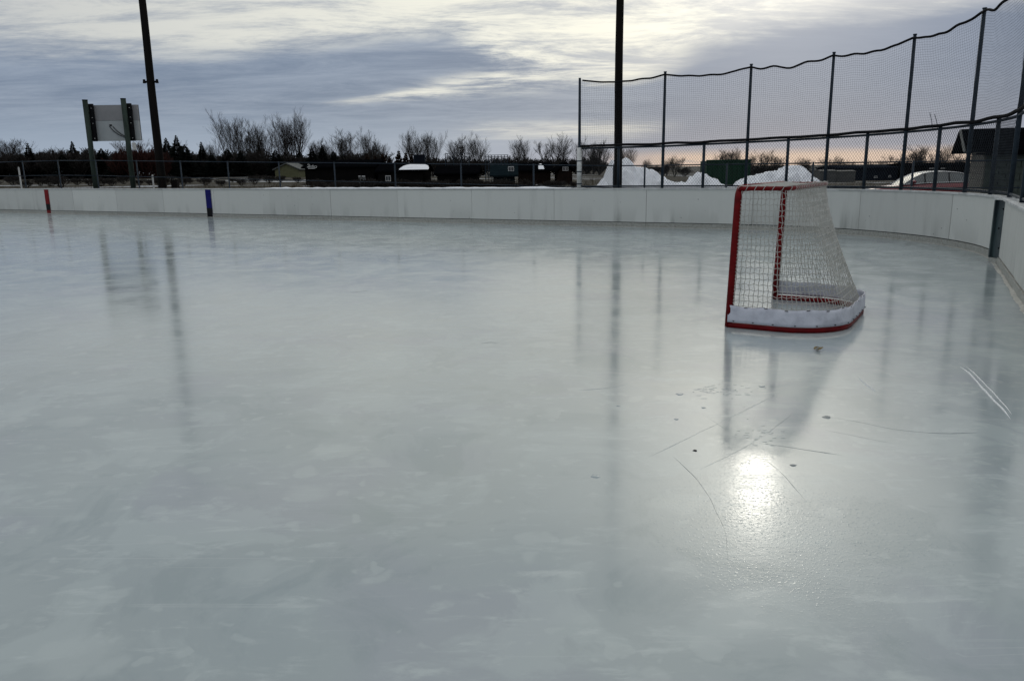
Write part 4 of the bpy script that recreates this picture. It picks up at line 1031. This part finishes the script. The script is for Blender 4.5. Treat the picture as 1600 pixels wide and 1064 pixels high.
# shrubs
LS = 'dark leafless shrub in the hedge below the treeline'
for i in range(46):
    px = 4+i*13.2+rd.uniform(-5, 5)
    if px > 640: break
    place(SP[0], px, rd.uniform(230, 243), 170+rd.uniform(-6, 6), 1.5, LS, 'shrub', 'shrubs in the far hedge', rd.uniform(0, 6))
for px, yt in ((196, 232), (214, 226), (232, 224), (248, 228), (262, 232), (222, 236), (240, 238)):
    place(SP[1], px, yt, 160, 1.1, 'reddish twigged shrub behind the scoreboard post and pole', 'shrub', 'red twigged shrubs', rd.uniform(0, 6))
for px, yt in ((1000, 262), (1012, 260), (1030, 258), (1044, 258), (1078, 260), (1188, 256), (1205, 254), (1222, 256), (1285, 262), (700, 250), (735, 252), (760, 250), (790, 250), (825, 252), (850, 250), (880, 250), (925, 256), (945, 258))+tuple((668+i*11.5, 242+(i*37 % 11)) for i in range(25)):
    place(SP[0], px, yt, 200, 1.7, 'low leafless shrub on the horizon behind the ball field and piles', 'shrub', 'horizon shrubs', rd.uniform(0, 6))
for i in range(34):
    px = 500+i*12.2+rd.uniform(-4, 4)
    place(SP[0], px, rd.uniform(277, 285), 66+rd.uniform(-6, 6), 1.7, 'low dark brush growing in front of the dark sheds', 'shrub', 'brush before the sheds', rd.uniform(0, 6))
for i in range(24):
    place(SP[0], i*20.5+rd.uniform(-8, 8), rd.uniform(272, 280), 95+rd.uniform(-12, 12), 2.0, 'sparse dry brush standing in the field before the hedge', 'shrub', 'brush in the field', rd.uniform(0, 6))
# conifers
def conifer(seed, H, R, m):
    rd = random.Random(seed); tr, cr = MB(), MB(); tr.tube([(0, 0, -0.2), (0, 0, H*0.5), (0, 0, H)], [0.18, 0.10, 0.03], 6, False)
    z = 0.3
    while z < H:
        f = 1-z/H; r = R*(f**0.8)*rd.uniform(0.8, 1.12)+0.08; k = max(6, int(16*f)+6)
        for j in range(k):
            a = 2*pi*(j+rd.random())/k; rr = r*rd.uniform(0.65, 1.15); w = 0.22+0.20*f; dz = -0.10*rr+rd.uniform(-0.1, 0.25)
            d = Vector((cos(a), sin(a), 0)); s_ = Vector((-sin(a), cos(a), 0)); p0 = Vector((0, 0, z))+d*0.05
            tip = Vector((0, 0, z+dz))+d*rr; mid = Vector((0, 0, z+dz*0.3))+d*rr*0.55
            cr.quad(p0, mid-s_*w+Vector((0, 0, -0.12)), tip, mid+s_*w+Vector((0, 0, -0.12)))
            cr.quad(p0+Vector((0, 0, -0.05)), mid+Vector((0, 0, -0.34)), tip+Vector((0, 0, -0.08)), mid+Vector((0, 0, 0.10)))
        z += 0.26+0.12*rd.random()
    t = bpy.data.objects.new('conifer', None); col.objects.link(t); t['h'] = H; tr.build('trunk', 'bark', t); cr.build('crown', m, t); return t
CP = [conifer(1, 9, 3.0, 'needle'), conifer(2, 8, 2.1, 'needle'), conifer(3, 9, 4.4, 'needle')]
CR = [conifer(5, 5, 1.1, 'needle_rust')]
LC = 'dark evergreen in the dense row below the bare trees'
for px, yt, k, w, lb in ((57, 224, 1, 1.0, 'dark pointed evergreen beside the rounded bare tree'), (126, 222, 0, 0.9, 'dark pointed evergreen beside the left scoreboard post'), (288, 213, 0, 0.95, 'tallest dark evergreen beside the crossarm light pole'), (272, 217, 0, 1.1, LC), (326, 222, 1, 0.9, 'slim dark evergreen standing apart from the tallest evergreen'), (300, 226, 2, 1.0, LC), (365, 232, 2, 1.0, LC), (385, 236, 2, 1.0, LC), (415, 228, 0, 1.0, LC), (398, 234, 0, 1.0, LC), (440, 234, 2, 1.0, LC), (455, 238, 2, 1.0, LC), (478, 236, 2, 1.0, LC), (497, 230, 0, 1.1, LC), (513, 228, 0, 1.1, LC), (530, 236, 2, 1.0, LC), (545, 240, 2, 1.0, LC), (552, 246, 2, 1.0, LC), (150, 232, 2, 1.1, LC), (170, 232, 2, 1.1, LC), (192, 236, 2, 1.1, LC), (108, 240, 2, 1.0, LC), (75, 238, 2, 1.0, LC), (340, 240, 2, 1.0, LC), (20, 244, 2, 1.2, LC), (45, 240, 2, 1.2, LC)):
    place(CP[k], px, yt, 166+rd.uniform(-5, 5), w, lb, 'tree', 'evergreens in the far row', rd.uniform(0, 6))
for i, (px, yt) in enumerate(((582, 239), (594, 243), (607, 240), (617, 246), (631, 235), (642, 238), (651, 240), (571, 247))):
    place(CR[0], px, yt, 160, 1.2, 'rusty brown columnar evergreen behind the snow patched house', 'tree', 'rusty columnar evergreens', rd.uniform(0, 6))
for p in TP+SP+CP+CR:
    if 'h' in p.keys(): del p['h']

# ------------------------------------------------------------------ dry grass standing in the snow beyond the boards
mb = MB(); rd = random.Random(9)
def tuft(x, y, h, k):
    g_ = ground_z(x, y)
    for j in range(k):
        a = rd.uniform(0, 6.28); b = Vector((x+rd.gauss(0, 0.10), y+rd.gauss(0, 0.10), g_)); t = b+Vector((cos(a)*h*0.3, sin(a)*h*0.3, h*rd.uniform(0.6, 1.1))); w = 0.012
        mb.v += [(b.x-w, b.y, b.z), (b.x+w, b.y, b.z), (t.x, t.y, t.z)]; n_ = len(mb.v); mb.f.append((n_-3, n_-2, n_-1)); mb.mi.append(0)
for i in range(1500):
    D = rd.uniform(30, 75); px = rd.uniform(-30, 560); x = colx(px, D)
    if x*NX.x+D*NX.y < NF+1.0: continue
    tuft(x, D, rd.uniform(0.25, 0.95), 5)
for i in range(500):
    D = rd.uniform(60, 110); px = rd.uniform(680, 1450); tuft(colx(px, D), D, rd.uniform(0.3, 0.8), 5)
tag(mb.build('dry_grass', 'straw'), 'dry straw coloured grass standing in the field beyond the boards', 'grass', kind='stuff')
